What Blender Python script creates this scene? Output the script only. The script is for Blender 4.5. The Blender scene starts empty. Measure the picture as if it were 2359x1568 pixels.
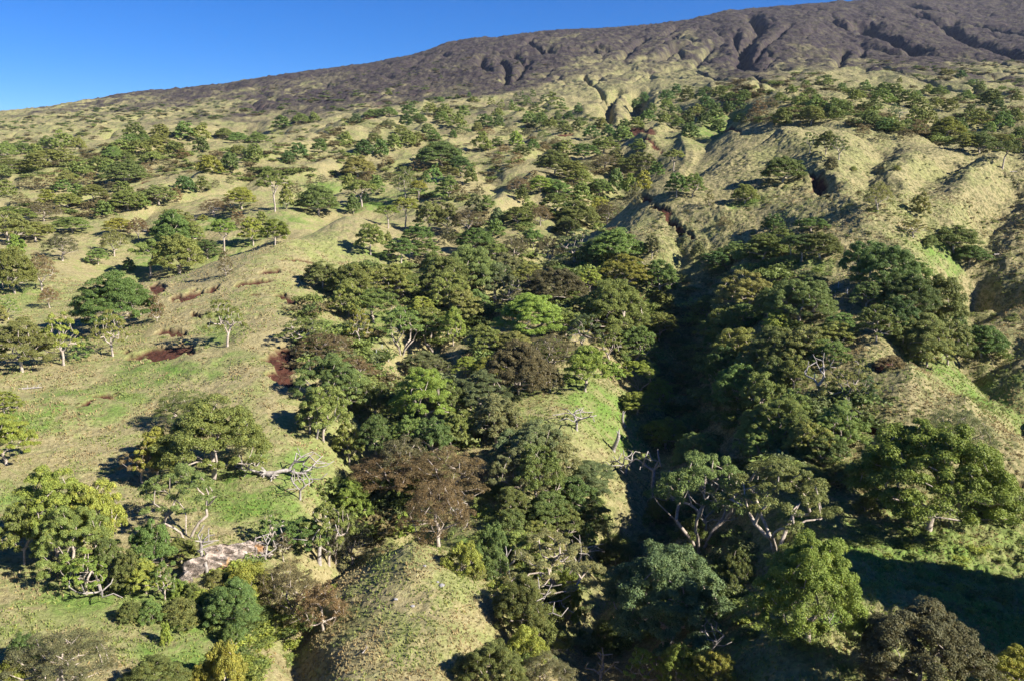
import bpy, math, random, time
import numpy as np
from mathutils import Vector
HAZE = 0.000022
T_START = time.time()
S = bpy.context.scene
C = S.collection
R = math.radians

# ------------------------------------------------------------------ camera
F = 1950.0                    # focal length in pixels of a 2358 x 1568 picture
PITCH = R(11.1)
cam = bpy.data.cameras.new('camera')
cam.sensor_width = 36.0
cam.lens = 36.0 * F / 2358.0
cam.clip_start = 0.5
cam.clip_end = 30000.0
cam_o = bpy.data.objects.new('camera', cam)
C.objects.link(cam_o)
cam_o.location = (0, 0, 0)
cam_o.rotation_euler = (math.pi / 2 - PITCH, 0, 0)
S.camera = cam_o

# ------------------------------------------------------------------ daylight
SUN_EL, SUN_AZ = R(31.5), R(115)        # azimuth measured clockwise from the viewing direction (+Y)
w = bpy.data.worlds.new('World')
S.world = w
w.use_nodes = True
nt = w.node_tree
sky = nt.nodes.new('ShaderNodeTexSky')
sky.sky_type = 'NISHITA'
sky.sun_disc = False
sky.sun_elevation = SUN_EL
sky.sun_rotation = SUN_AZ
sky.altitude = 2500
sky.air_density = 1.0
sky.dust_density = 0.15
sky.ozone_density = 6.0
bg = nt.nodes['Background']
bg.inputs['Strength'].default_value = 0.063
hs = nt.nodes.new('ShaderNodeHueSaturation')          # the deep blue of a polarised sky
hs.inputs['Saturation'].default_value = 1.32
hs.inputs['Hue'].default_value = 0.513
nt.links.new(sky.outputs[0], hs.inputs['Color'])
nt.links.new(hs.outputs[0], bg.inputs['Color'])
sl = bpy.data.lights.new('sun', 'SUN')
sl.energy = 5.0
sl.angle = R(0.5)
sl.color = (1.0, 0.93, 0.82)
so = bpy.data.objects.new('sun', sl)
C.objects.link(so)
sd = Vector((math.sin(SUN_AZ) * math.cos(SUN_EL), math.cos(SUN_AZ) * math.cos(SUN_EL), math.sin(SUN_EL)))
so.rotation_euler = (-sd).to_track_quat('-Z', 'Y').to_euler()
S.view_settings.view_transform = 'Standard'
S.view_settings.look = 'None'
S.view_settings.exposure = 1.16
S.view_settings.gamma = 1.0
S.cycles.max_bounces = 4
S.cycles.diffuse_bounces = 2
S.cycles.transparent_max_bounces = 4

def tag(o, label=None, cat=None, group=None, kind=None):
    if label: o['label'] = label
    if cat: o['category'] = cat
    if group: o['group'] = group
    if kind: o['kind'] = kind
    return o

# ------------------------------------------------------------------ noise
def _h(ix, iy, s):
    n = (ix.astype(np.int64) * 374761393 + iy.astype(np.int64) * 668265263 + s * 1442695041) & 0xffffffff
    n = ((n ^ (n >> 13)) * 1274126177) & 0xffffffff
    return ((n ^ (n >> 16)) & 0xffff).astype(np.float64) / 65535.0

def vnoise(x, y, s=0):
    ix = np.floor(x); iy = np.floor(y)
    fx = x - ix; fy = y - iy
    fx = fx * fx * fx * (fx * (fx * 6 - 15) + 10); fy = fy * fy * fy * (fy * (fy * 6 - 15) + 10)
    ix = ix.astype(np.int64); iy = iy.astype(np.int64)
    a = _h(ix, iy, s); b = _h(ix + 1, iy, s); c = _h(ix, iy + 1, s); d = _h(ix + 1, iy + 1, s)
    return (a + (b - a) * fx) * (1 - fy) + (c + (d - c) * fx) * fy

def fbm(x, y, o=4, s=0, g=0.5):
    t = 0; a = 1; n = 0
    for i in range(o):
        t = t + a * vnoise(x * 2 ** i + 17.3 * i, y * 2 ** i - 9.1 * i, s + i); n += a; a *= g
    return t / n

def ridged(x, y, o=4, s=0, g=0.5):
    t = 0; a = 1; n = 0
    for i in range(o):
        v = 1 - np.abs(2 * vnoise(x * 2 ** i + 5.7 * i, y * 2 ** i + 3.3 * i, s + i) - 1)
        t = t + a * v; n += a; a *= g
    return t / n

def sstep(a, b, x):
    t = np.clip((x - a) / (b - a), 0, 1)
    return t * t * (3 - 2 * t)

# ------------------------------------------------------------------ pixels <-> directions (2358 x 1568 picture)
CP, SP = math.cos(PITCH), math.sin(PITCH)
def ray(px, py):
    x = (px - 1179.0) / F; y = (784.0 - py) / F
    Y = CP + SP * y
    return x / Y, (-SP + CP * y) / Y          # X/Y and Z/Y
def project(X, Y, Z):
    d = Y * CP - Z * SP
    return 1179 + F * X / d, 784 - F * (Y * SP + Z * CP) / d
# ------------------------------------------------------------------ lie of the land: measured points (picture column: row, metres away)
COLS = {
 -500: [(1568,74),(1200,108),(900,160),(700,225),(560,330),(450,500),(380,760),(330,1200),(300,1700),(340,2600)],
 -150: [(1568,78),(1300,104),(1100,130),(900,165),(760,205),(650,260),(560,330),(480,430),(400,580),(345,800),(305,1200),(278,1700),(320,2600)],
 100: [(1568,80),(1300,108),(1100,135),(950,160),(850,185),(760,215),(700,245),(640,285),(560,350),(480,440),(410,560),(350,760),(300,1100),(252,1900),(290,2800)],
 300: [(1568,83),(1300,110),(1100,137),(950,163),(830,190),(740,222),(655,262),(658,310),(600,350),(520,410),(440,500),(380,640),(320,850),(270,1250),(219,2100),(260,3000)],
 500: [(1568,86),(1330,108),(1200,125),(1050,146),(900,170),(800,195),(700,232),(600,285),(632,330),(560,370),(500,420),(430,500),(370,640),(310,850),(260,1250),(200,2300),(245,3200)],
 640: [(1568,86),(1350,110),(1150,132),(1000,152),(850,182),(750,210),(650,250),(552,302),(580,350),(520,385),(460,450),(390,570),(330,760),(270,1150),(180,2400),(230,3300)],
 800: [(1568,85),(1400,104),(1200,132),(1050,153),(900,182),(780,215),(680,255),(590,300),(492,355),(515,400),(450,465),(390,570),(320,760),(260,1100),(161,2500),(210,3400)],
 950: [(1568,83),(1400,99),(1240,118),(1275,132),(1150,140),(1000,163),(850,200),(740,238),(620,300),(520,370),(450,450),(390,560),(320,740),(250,1050),(200,1500),(127,2550),(190,3500)],
 720:[(172,2450),(225,3300)],
 870:[(143,2530),(205,3400)],
 1050:[(98,2630),(160,3600)],
 1260:[(76,2750),(135,3700)],
 1420:[(69,2750)],
 1580:[(50,2850)],
 1700:[(27,2900)],
 1900:[(10,2950),(70,3900)],
 400:[(209,2200)],
 0:[(265,1850)],
 200:[(235,2000)],
 1150: [(1568,80),(1400,100),(1250,120),(1100,143),(960,170),(820,208),(700,250),(600,300),(520,355),(440,440),(370,560),(310,720),(250,950),(200,1350),(91,2700),(150,3700)],
 1350: [(1568,84),(1400,104),(1250,126),(1120,145),(1000,160),(900,178),(800,210),(700,245),(600,290),(520,340),(450,410),(380,520),(310,690),(250,900),(190,1300),(72,2700),(130,3700)],
 1500: [(1568,86),(1300,118),(1150,145),(1000,165),(850,205),(720,240),(600,270),(520,300),(447,335),(470,380),(400,440),(330,580),(280,700),(200,1150),(150,1600),(63,2800),(120,3800)],
 1660: [(1568,86),(1300,115),(1150,140),(1000,162),(850,195),(700,230),(585,258),(500,290),(430,325),(352,375),(375,430),(310,500),(250,700),(190,1050),(140,1500),(33,2900),(90,3900)],
 1800: [(1568,84),(1300,110),(1100,135),(950,159),(800,187),(700,211),(600,238),(500,275),(440,303),(360,352),(288,405),(300,450),(240,560),(190,900),(130,1500),(18,2900),(80,3900)],
 1980: [(1568,85),(1300,111),(1150,131),(1000,149),(880,162),(790,174),(700,197),(600,225),(540,248),(440,292),(380,330),(330,400),(300,470),(240,640),(190,950),(120,1600),(0,3000),(60,4000)],
 2100: [(1568,86),(1300,112),(1150,130),(1000,146),(900,157),(825,167),(845,177),(780,185),(700,202),(600,225),(540,250),(440,300),(370,350),(340,420),(290,510),(220,750),(160,1100),(110,1700),(-12,3100),(50,4100)],
 2230: [(1568,88),(1300,113),(1150,130),(1000,147),(910,158),(930,167),(830,185),(730,207),(625,240),(560,252),(480,285),(400,330),(357,380),(330,450),(270,600),(200,900),(140,1400),(60,2300),(-25,3200),(40,4200)],
 2350: [(1568,90),(1300,114),(1100,138),(1003,150),(1020,159),(910,171),(800,195),(680,225),(580,250),(500,272),(420,315),(357,370),(330,450),(260,620),(190,950),(130,1500),(60,2300),(-38,3300),(30,4300)],
 2650: [(1568,84),(1300,106),(1000,142),(850,166),(700,196),(560,238),(420,300),(340,380),(250,620),(180,1000),(100,1700),(-60,3500),(10,4500)],
}
KU = 2.6
P = []; E = []
for px, lst in COLS.items():
    for py, D in lst:
        u, e = ray(px, py)
        P.append((u * KU, math.log(D))); E.append(e)
P = np.array(P); E = np.array(E)
def _phi(r2):
    return 0.5 * r2 * np.log(r2 + 1e-12)
d2 = ((P[:, None] - P[None]) ** 2).sum(-1)
n = len(P)
A = np.zeros((n + 3, n + 3)); A[:n, :n] = _phi(d2) + np.eye(n) * 2e-4
A[:n, n] = 1; A[:n, n + 1:] = P; A[n:, :n] = A[:n, n:].T
W_ = np.linalg.solve(A, np.concatenate([E, np.zeros(3)]))
def base_e(u, L):
    sh = u.shape; q = np.stack([u.ravel() * KU, L.ravel()], 1)
    out = np.empty(len(q))
    for i in range(0, len(q), 20000):
        b = q[i:i + 20000]
        out[i:i + 20000] = _phi(((b[:, None] - P[None]) ** 2).sum(-1)) @ W_[:n] + W_[n] + b @ W_[n + 1:]
    return out.reshape(sh)

# the sheet is a fan of columns and rows, finer near the eye
NU, NL = 1300, 1750
uu = np.concatenate([np.linspace(-1.6, -0.72, 90, endpoint=False), np.linspace(-0.72, 0.72, NU), np.linspace(0.72, 1.9, 110)[1:]])
LL = np.concatenate([np.linspace(math.log(22), math.log(60), 90, endpoint=False),
                     np.linspace(math.log(60), math.log(500), 1150, endpoint=False),
                     np.linspace(math.log(500), math.log(5200), 760)])
ug = np.linspace(-1.6, 1.9, 300); Lg = np.linspace(math.log(22), math.log(5200), 320)
eg = base_e(*np.meshgrid(ug, Lg))

def interp2(xs, ys, G, x, y):
    fx = np.clip(np.interp(x, xs, np.arange(len(xs))), 0, len(xs) - 1.001)
    fy = np.clip(np.interp(y, ys, np.arange(len(ys))), 0, len(ys) - 1.001)
    i = fx.astype(int); j = fy.astype(int); a = fx - i; b = fy - j
    return (G[j, i] * (1 - a) + G[j, i + 1] * a) * (1 - b) + (G[j + 1, i] * (1 - a) + G[j + 1, i + 1] * a) * b
def smooth(G, k=1):
    for _ in range(k):
        H = np.pad(G, 1, mode='edge'); G = (H[:-2, 1:-1] + H[2:, 1:-1] + H[1:-1, :-2] + H[1:-1, 2:] + 4 * G) / 8
    return G

U, Lm = np.meshgrid(uu, LL)
Y = np.exp(Lm); X = U * Y
Z = interp2(ug, Lg, eg, U, Lm) * Y

def line_pts(pts):
    o = []
    for px, py, D in pts:
        u, e = ray(px, py); o.append((u * D, D))
    return np.array(o)
def dist_line(pts, X, Y, wig=0.0, seed=0):
    """distance to a polyline, signed side and the position along it (0..1)"""
    best = np.full(X.shape, 1e9); tt = np.zeros(X.shape); side = np.zeros(X.shape)
    seg = np.hypot(*(pts[1:] - pts[:-1]).T); cum = np.concatenate([[0], np.cumsum(seg)])
    for k in range(len(pts) - 1):
        a = pts[k]; d = pts[k + 1] - a; l2 = (d ** 2).sum()
        t = np.clip(((X - a[0]) * d[0] + (Y - a[1]) * d[1]) / l2, 0, 1)
        dx = X - a[0] - t * d[0]; dy = Y - a[1] - t * d[1]
        r = np.hypot(dx, dy); m = r < best
        best = np.where(m, r, best); tt = np.where(m, (cum[k] + t * seg[k]) / cum[-1], tt)
        side = np.where(m, np.sign(dx * d[1] - dy * d[0]), side)
    return best, tt, side

LINES_FAR = []
def height_grid_cast(px, py, off=0.0, ymin=40.0, ymax=5000.0):
    u, e = ray(px, py)
    Ls = np.linspace(math.log(ymin), math.log(ymax), 2600)
    zt = interp2(uu, LL, Z, np.full(Ls.shape, u), Ls); Ys = np.exp(Ls)
    hit = np.where(zt + off >= e * Ys)[0]
    if len(hit) == 0: return None
    k = hit[0]
    if k > 0:
        a = e * Ys[k - 1] - zt[k - 1] - off; b = e * Ys[k] - zt[k] - off
        yk = Ys[k - 1] + (Ys[k] - Ys[k - 1]) * a / (a - b + 1e-9)
    else: yk = Ys[0]
    return np.array([u * yk, yk])
# ravines of the far slopes: picture points, half width and depth in picture pixels at their distance
RAVINES = [
 ([(1730,36),(1752,60),(1719,90),(1709,120),(1724,146),(1745,160)], 17, -26),([(1694,72),(1694,102)], 10, -13),([(1562,58),(1528,82)], 9, -12),([(1483,88),(1452,112),(1428,138)], 9, -13),
 ([(1560,100),(1538,122),(1517,142)], 12, -18),([(1822,58),(1780,90),(1736,122)], 7, -10),([(1876,118),(1838,142)], 8, -12),([(1946,103),(1936,130),(1928,158)], 9, -13),
 ([(1986,50),(2030,75),(2072,96),(2130,110)], 19, -30),([(1915,42),(1962,56)], 9, -13),([(2085,26),(2172,50),(2230,86),(2300,110),(2380,136)], 21, -34),([(2200,48),(2280,62),(2380,80)], 14, -22),
 ([(2090,10),(2160,26)], 10, -16),([(1606,163),(1630,176),(1694,194)], 6, -9),([(1732,174),(1755,193),(1800,200)], 6, -9),([(1846,163),(1808,190)], 7, -9),([(1860,150),(1905,152)], 6, -8),
 ([(1474,208),(1466,236),(1450,268)], 24, -32),([(1426,210),(1398,240),(1404,268),(1425,285)], 13, -22),([(1345,180),(1378,208),(1394,232)], 6, -9),([(1240,80),(1215,100),(1262,122)], 6, -8),
 ([(1262,110),(1278,128)], 8, -10),([(1110,130),(1108,152),(1130,168)], 9, -11),([(1150,128),(1168,160),(1162,196)], 8, -12),([(1218,140),(1200,165),(1190,182)], 9, -12),([(1185,120),(1210,150)], 6, -8),
 ([(1368,110),(1384,128),(1400,112)], 6, -8),([(1505,165),(1470,180),(1440,195)], 4, -5),([(1300,190),(1360,200)], 4, -4),([(960,190),(900,215),(820,245)], 4, -4),([(2000,150),(2080,168),(2180,176)], 5, -6),
 ([(2140,60),(2200,75)], 8, -10),([(2230,130),(2320,150)], 7, -8),([(1640,95),(1610,125),(1600,150)], 7, -8),([(1780,120),(1760,150)], 6, -8),([(1990,100),(1975,130)], 6, -8),([(700,205),(640,228),(560,246)], 4, -4),
 ([(420,230),(330,258),(240,280)], 4, -4),([(2110,178),(2200,200),(2300,214)], 5, -6),([(1560,235),(1600,262)], 6, -7),([(1720,215),(1780,232)], 5, -7)]
for pts, w0, h0 in RAVINES:
    L_ = [height_grid_cast(*q) for q in pts]; L_ = [q for q in L_ if q is not None]
    if len(L_) >= 2:
        D_ = float(np.mean([q[1] for q in L_])); LINES_FAR.append((np.array(L_), w0 * D_ / F, h0 * 1.75 * D_ / F))
# gullies (-) and spurs (+): points along them, half width at both ends, height at both ends
LINES = [
 ([(560,1640,80),(585,1568,87),(645,1460,99),(755,1330,114),(825,1240,127),(840,1120,143),(840,1020,160),(920,900,185),(1000,780,225),(1100,680,262),(1200,600,305),(1330,520,350),(1420,440,430),(1450,380,520)], 3, 17, -4, -11, 1.8),
 ([(1290,1640,76),(1300,1568,84),(1330,1450,98),(1400,1300,118),(1480,1150,142),(1530,1000,165),(1545,900,188),(1545,800,212),(1570,700,240),(1600,620,258),(1640,590,275)], 13, 15, -9, -13, 1.6),
 ([(960,1568,80),(930,1235,114)], 12, 7, .8, .8, 2.2),
 ([(330,650,305),(500,620,325),(570,590,335),(640,570,345),(720,540,370),(800,512,395),(880,480,420)], 14, 14, -7, -6, 1.8),
 ([(1840,300,470),(1760,300,455),(1690,340,430),(1620,375,410),(1560,420,400)], 20, 16, -12, -9, 1.7),
 ([(2245,610,244),(2221,660,230),(2205,723,212),(2205,790,197),(2235,823,187),(2301,883,177),(2354,910,171),(2420,950,160)], 8, 6, -9, -4.5, 1.5),
 ([(2350,300,520),(2340,420,330),(2290,520,275),(2245,610,244)], 10, 9, -3, -6, 1.5),
 ([(1900,690,222),(1955,720,205),(1980,790,188),(1950,850,170)], 9, 9, -2, -2, 1.5),
 ([(1500,443,337),(1570,490,300),(1640,550,272),(1668,585,262)], 13, 10, 4, 3, 1.6),
 ([(2030,325,415),(2015,400,335),(2000,460,295)], 8, 7, -6.5, -4, 1.6),
 ([(2260,362,395),(2190,390,350),(2130,430,318),(2080,470,290)], 9, 8, -6.5, -4, 1.6),
 ([(1800,292,405),(1870,380,345),(1930,450,300),(1990,530,252)], 9, 8, 4, 3, 1.5),
 ([(2110,375,350),(2070,420,318),(2060,520,262)], 8, 8, 5, 3, 1.5),
 ([(2300,372,370),(2240,440,318),(2180,520,268)], 8, 8, 6, 4, 1.5),
 ([(1730,470,292),(1800,500,275),(1900,520,262)], 7, 6, -2, -2, 1.4),
 ([(2358,440,320),(2280,480,292),(2230,530,268)], 8, 6, -4, -3, 1.5),
 ([(2358,560,240),(2290,620,222),(2225,640,225)], 7, 6, -3, -4, 1.5),
 ([(2340,680,200),(2270,720,192),(2215,740,192)], 6, 5, -4, -5, 1.3),
 ([(1860,395,330),(1885,440,305),(1900,470,290)], 4, 4, -4, -3, 1.2),
 ([(1540,500,300),(1570,540,285),(1560,590,272)], 5, 6, -4, -6, 1.3),
 ([(1230,455,460),(1180,480,420),(1140,510,385)], 8, 8, 6, 4, 1.6),
 ([(1280,470,430),(1240,500,395)], 7, 7, 4, 3, 1.6),
 ([(1120,400,520),(1160,440,460),(1180,470,430)], 9, 9, -7, -6, 1.5),
 ([(900,400,560),(1000,380,600),(1100,350,680)], 12, 14, 6, 7, 1.5),
 ([(700,410,540),(860,360,640),(1000,320,760)], 14, 16, 6, 9, 1.5),
 ([(300,470,450),(480,420,520),(640,370,620),(820,310,800)], 14, 22, 6, 10, 1.5),
 ([(60,440,560),(260,380,660),(460,330,800)], 16, 24, 7, 11, 1.5),
 ([(1520,310,620),(1500,330,570),(1490,350,530)], 10, 10, 8, 6, 1.5),
 ([(1650,270,620),(1700,250,680),(1780,230,750)], 14, 16, 9, 10, 1.5),
 ([(1560,400,420),(1590,370,470),(1640,330,540),(1690,290,640)], 12, 16, -8, -9, 1.5),
 ([(560,275,1050),(600,290,920),(640,300,850)], 18, 22, -14, -12, 1.5),
]
for item in LINES + [(q, w, w * .8, h, h * .8, 1.7) for q, w, h in LINES_FAR]:
    pts, w0, w1, h0, h1, pw = item
    p = line_pts(pts) if isinstance(pts, list) else pts
    wm = max(w0, w1)
    m = (X > p[:, 0].min() - 4 * wm) & (X < p[:, 0].max() + 4 * wm) & (Y > p[:, 1].min() - 4 * wm) & (Y < p[:, 1].max() + 4 * wm)
    j0, j1 = np.where(m.any(1))[0][[0, -1]]; i0, i1 = np.where(m.any(0))[0][[0, -1]]
    sl_ = (slice(j0, j1 + 1), slice(i0, i1 + 1))
    xs, ys = X[sl_], Y[sl_]
    wob = wm * 0.5
    xx = xs + (fbm(xs / wm / 1.3, ys / wm / 1.3, 3, 5) - 0.5) * 2 * wob; yy = ys + (fbm(xs / wm / 1.3, ys / wm / 1.3, 3, 9) - 0.5) * 2 * wob
    d, t, sd_ = dist_line(p, xx, yy)
    ww = w0 + (w1 - w0) * t; hh = h0 + (h1 - h0) * t
    Z[sl_] += hh * np.exp(-(d / ww) ** pw)

# a rise outside the picture on the right that shades the near valley
Z += (38 + 16 * (fbm(X / 7, Y / 7, 4, 19, .6) - .5)) * np.exp(-(((X - 101) / 13.5) ** 2 + ((Y - 85) / 12) ** 2))

# hummocks, small gullies and erosion, all in metres on the ground
far = sstep(350, 1500, Y); near = 1 - sstep(150, 450, Y)
q = fbm(X / 60, Y / 60, 3, 21) - 0.5
Z += 3.0 * q * (0.35 + 0.65 * sstep(120, 300, Y)) + 10 * (fbm(X / 170, Y / 170, 3, 23) - .5) * sstep(250, 700, Y) * (1 - .6 * sstep(900, 1400, Y))
# spurs running down the slope
ang = R(15)
ca, sa = math.cos(ang), math.sin(ang)
xr = X * ca - Y * sa; yr = X * sa + Y * ca
wx = xr + 60 * (fbm(X / 140, Y / 140, 3, 31) - .5)
sp1 = ridged(wx / 62, yr / 230, 3, 41)
Z += (sp1 - 0.5) * 11 * sstep(300, 520, Y) * (1 - sstep(850, 1300, Y))
wx2 = xr + 260 * (fbm(X / 500, Y / 500, 3, 33) - .5)
sp2 = ridged(wx2 / 210, yr / 700, 5, 43, 0.55)
Z += (sp2 - 0.55) * 12 * sstep(900, 1700, Y)
def channels(cell, stretch, width, seed, wob):
    a_ = (xr + wob * cell * (fbm(X / cell, Y / cell, 3, seed + 50) - .5)) / cell
    n1 = np.abs(2 * vnoise(a_, yr / (cell * stretch), seed) - 1)
    return np.exp(-(n1 / width) ** 1.2) * sstep(.22, .5, vnoise(X / cell / 2, Y / cell / 2, seed + 9))
rim = 1 - .8 * sstep(2000, 2450, Y)
Z -= channels(520, 5, .11, 401, 1.2) * 22 * sstep(1150, 1900, Y) * rim
Z -= channels(210, 6, .11, 411, 1.4) * 13 * sstep(1000, 1600, Y) * rim
Z -= channels(110, 6, .12, 415, 1.6) * 8 * sstep(1100, 1600, Y) * rim
Z -= channels(85, 4, .15, 421, 1.5) * 6 * sstep(500, 1000, Y)
Z -= channels(62, 2.2, .16, 431, 1.3) * 5.5 * sstep(260, 420, Y) * (1 - sstep(900, 1300, Y))
sp3 = ridged(X / 55 + 3, Y / 80, 4, 47, 0.6)
Z += ((sp3 - 0.5) * 7 + (ridged(X / 15, Y / 28, 3, 49, .65) - .5) * 6) * sstep(700, 1500, Y)
Z += (fbm(X / 9, Y / 9, 3, 51) - .5) * 1.6 * sstep(90, 200, Y) + (fbm(X / 25, Y / 25, 3, 53) - .5) * 5 * sstep(400, 900, Y)

# ---- bare soil scars: centre, half length and half width in picture pixels, tilt in degrees
SCARS = [(385,806,78,15,-8,0.75),(655,838,44,32,25,0.75),(650,870,34,14,30,0.6),(450,680,38,9,-12,0.75),(660,686,32,8,22,0.75),(245,912,26,6,0,0.5),(362,658,15,8,-10,0.7),
         (400,768,34,8,4,0.7),(452,725,14,6,30,0.75),(590,650,42,6,-6,0.7),(685,598,42,3,6,0.6),(620,628,34,5,-8,0.6),(585,678,20,3,0,0.4),(195,932,20,4,-25,0.4),
         (1885,440,30,14,55,0.75),(1880,415,30,8,35,0.75),(1540,505,56,7,38,0.75),(1492,460,16,8,25,0.75),(1530,480,24,5,10,0.75),(2040,830,22,10,0,0.75),(2010,985,22,12,50,0.75),
         (1690,300,26,5,-10,0.75),(2330,1110,48,9,12,0.75),
         (855,265,36,8,-25,0.75),(1470,310,26,4,20,0.75),(1495,322,26,5,12,0.75),(2290,185,24,2,14,0.5),(1300,312,26,3,-5,0.75),(130,395,50,2,-14,0.75),(330,420,60,2,-14,0.75)]
def ellipse_mask(px, py, a, b, tilt, ns, soft=0.35, namp=0.7):
    """a blob on the ground whose outline is ragged; sizes follow from where it lies"""
    t = R(tilt); pts = []
    c = height_grid_cast(px, py)
    if c is None: return None
    A_ = height_grid_cast(px + a * math.cos(t), py + a * math.sin(t)); B_ = height_grid_cast(px - a * math.cos(t), py - a * math.sin(t))
    C_ = height_grid_cast(px - b * math.sin(t), py + b * math.cos(t)); D_ = height_grid_cast(px + b * math.sin(t), py - b * math.cos(t))
    lim = 0.25 * c[1]
    ax = [v - c for v in (A_,) if v is not None] + [c - v for v in (B_,) if v is not None]
    bx = [v - c for v in (C_,) if v is not None] + [c - v for v in (D_,) if v is not None]
    ax = [v for v in ax if np.hypot(*v) < lim * 2] or [np.array([a / F * c[1], 0])]
    bx = [v for v in bx if np.hypot(*v) < lim * 2] or [np.array([0, b / F * c[1] * 4])]
    av = np.mean(ax, 0); bv = np.mean(bx, 0)
    M = np.array([av, bv]).T
    if abs(np.linalg.det(M)) < 1e-3: return None
    Mi = np.linalg.inv(M)
    rr = 1.8 * (np.hypot(*av) + np.hypot(*bv))
    jj = np.where((LL > math.log(max(c[1] - rr, 23))) & (LL < math.log(c[1] + rr)))[0]
    ii = np.where((uu > (c[0] - rr) / c[1] * (1.3 if c[0] < rr else .75) - .02) & (uu < (c[0] + rr) / c[1] * (1.3 if c[0] > -rr else .75) + .02))[0]
    s_ = (slice(jj[0], jj[-1] + 1), slice(ii[0], ii[-1] + 1))
    xs, ys = X[s_] - c[0], Y[s_] - c[1]
    sc = np.hypot(*bv) * 0.9 + 0.6
    k1 = Mi[0, 0] * xs + Mi[0, 1] * ys; k2 = Mi[1, 0] * xs + Mi[1, 1] * ys
    r = np.sqrt(k1 ** 2 + k2 ** 2) + (fbm(X[s_] / sc, Y[s_] / sc, 4, ns, 0.6) - 0.5) * 2 * namp
    return s_, 1 - sstep(1 - soft, 1 + soft, r)
soil = np.zeros(Z.shape, np.float32); lush = np.zeros(Z.shape, np.float32); rock = np.zeros(Z.shape, np.float32)
dig = np.zeros(Z.shape)
for k, (px, py, a, b, t, dep) in enumerate(SCARS):
    r = ellipse_mask(px, py, a, b, t, 100 + k, 0.2, 1.1)
    if r is None: continue
    s_, m = r
    soil[s_] = np.maximum(soil[s_], m); dig[s_] = np.maximum(dig[s_], m * dep)
Z -= dig * (0.9 + 1.2 * fbm(X / 1.8, Y / 1.8, 3, 77, .6))
# little terrace steps and cattle tracks on the near slopes
tr = ridged(X / 14 + fbm(X / 20, Y / 20, 2, 61) * 2, Y / 3.2 + fbm(X / 30, Y / 30, 2, 63) * 6, 2, 65)
Z += (sstep(0.55, 0.95, tr)) * 0.22 * (1 - sstep(250, 400, Y))
# tussocks
tus = fbm(X / 1.5, Y / 1.5, 3, 71, .6); 
tamp = 0.35 + 0.7 * sstep(0.45, 0.7, fbm(X / 22, Y / 22, 2, 73)) + 0.9 * sstep(0.1, 0.35, U) 
tamp = tamp + 2.2 * sstep(.30, .45, U) * (1 - sstep(118, 145, Y))
Z += (tus - .5) * tamp * (0.45 + .55 * sstep(150, 350, Y)) * (1 - 0.8 * soil) * (1 - sstep(600, 900, Y))
Z += (fbm(X / 5, Y / 5, 3, 75, .6) - .5) * 2.2 * sstep(300, 700, Y) * (1 - far * .3)

# green flushes: moist hollows, grass below trees, seepage lines
FLUSH = [(400,850,140,30,-8),(150,950,140,40,-10),(500,750,50,40,10),(300,840,60,14,-5),(420,560,160,14,-30),(560,560,90,12,-25),(980,445,60,8,0),(850,470,80,12,-10),(700,480,60,10,-15),
         (880,590,50,10,15),(740,430,40,10,0),(250,1370,190,40,0),(420,1480,70,120,0),(620,1050,60,50,20),(560,1150,120,60,20),(700,1080,60,60,20),(30,670,80,20,0),(1120,1180,24,60,0),(1100,1230,60,40,30),(1310,900,80,40,10),
         (1400,960,100,70,20),(1880,610,70,16,5),(2170,590,50,30,30),(2190,850,120,22,34),(2240,900,120,16,34),(1650,310,70,16,-20),(1730,465,50,10,-10),(2100,1250,300,130,10),(2250,1450,200,120,0),(1850,1450,200,120,0),(1500,830,60,160,0),(830,760,70,30,0),(60,1130,80,50,0),(1450,700,90,40,0)]
for k, (px, py, a, b, t) in enumerate(FLUSH):
    r = ellipse_mask(px, py, a, b, t, 200 + k, 0.8, 1.2)
    if r is None: continue
    s_, m = r
    lush[s_] = np.maximum(lush[s_], m)
print('terrain', round(time.time() - T_START, 1))

def zat(x, y):
    x = np.asarray(x, float); y = np.asarray(y, float)
    return interp2(uu, LL, Z, x / y, np.log(y))
def cast(px, py, ymin=40.0, off=0.0):
    return height_grid_cast(px, py, off, ymin)

# ---- ground colours: dry grass, moist grass, bare soil, heath of the upper mountain, tussocks with painted sun-angle dimming
PXv, PYv = project(X, Y, Z)
edge_x = np.array([-600, 0, 150, 300, 430, 560, 700, 850, 950, 1050, 1150, 1230, 1300, 1330, 1400, 1500, 1560, 1650, 1750, 1850, 2000, 2150, 2358, 3000])
edge_D = np.array([2300, 2200, 2100, 1900, 1700, 1500, 1350, 1300, 1300, 1400, 1350, 1350, 1500, 1750, 1600, 1550, 1650, 1450, 1250, 1250, 1250, 1300, 1200, 1200.])
edge = np.interp(PXv, edge_x, edge_D)
heath = sstep(-0.42, 0.24, np.log(Y / edge) + (fbm(xr / 120, yr / 420, 5, 81, .6) - .5) * 1.3 + (fbm(X / 18, Y / 30, 3, 83, .6) - .5) * .8)
tussock_dim = sstep(-0.05, 0.22, U + (fbm(X / 30, Y / 30, 3, 85) - .5) * .25) * sstep(90, 140, Y) + .5 * sstep(300, 700, Y); tussock_dim = np.clip(tussock_dim, 0, 1)  # tussock cover; also darkens the right hill to paint in its sun angle
me = bpy.data.meshes.new('ground')
nv = X.size; H_, W2 = X.shape
co = np.stack([X.ravel(), Y.ravel(), Z.ravel()], 1).astype(np.float32)
idx = np.arange(nv, dtype=np.int32).reshape(H_, W2)
fa = np.stack([idx[:-1, :-1], idx[:-1, 1:], idx[1:, 1:], idx[1:, :-1]], -1).reshape(-1, 4)
me.vertices.add(nv); me.vertices.foreach_set('co', co.ravel())
nf = len(fa)
me.loops.add(nf * 4); me.loops.foreach_set('vertex_index', fa.ravel())
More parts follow.
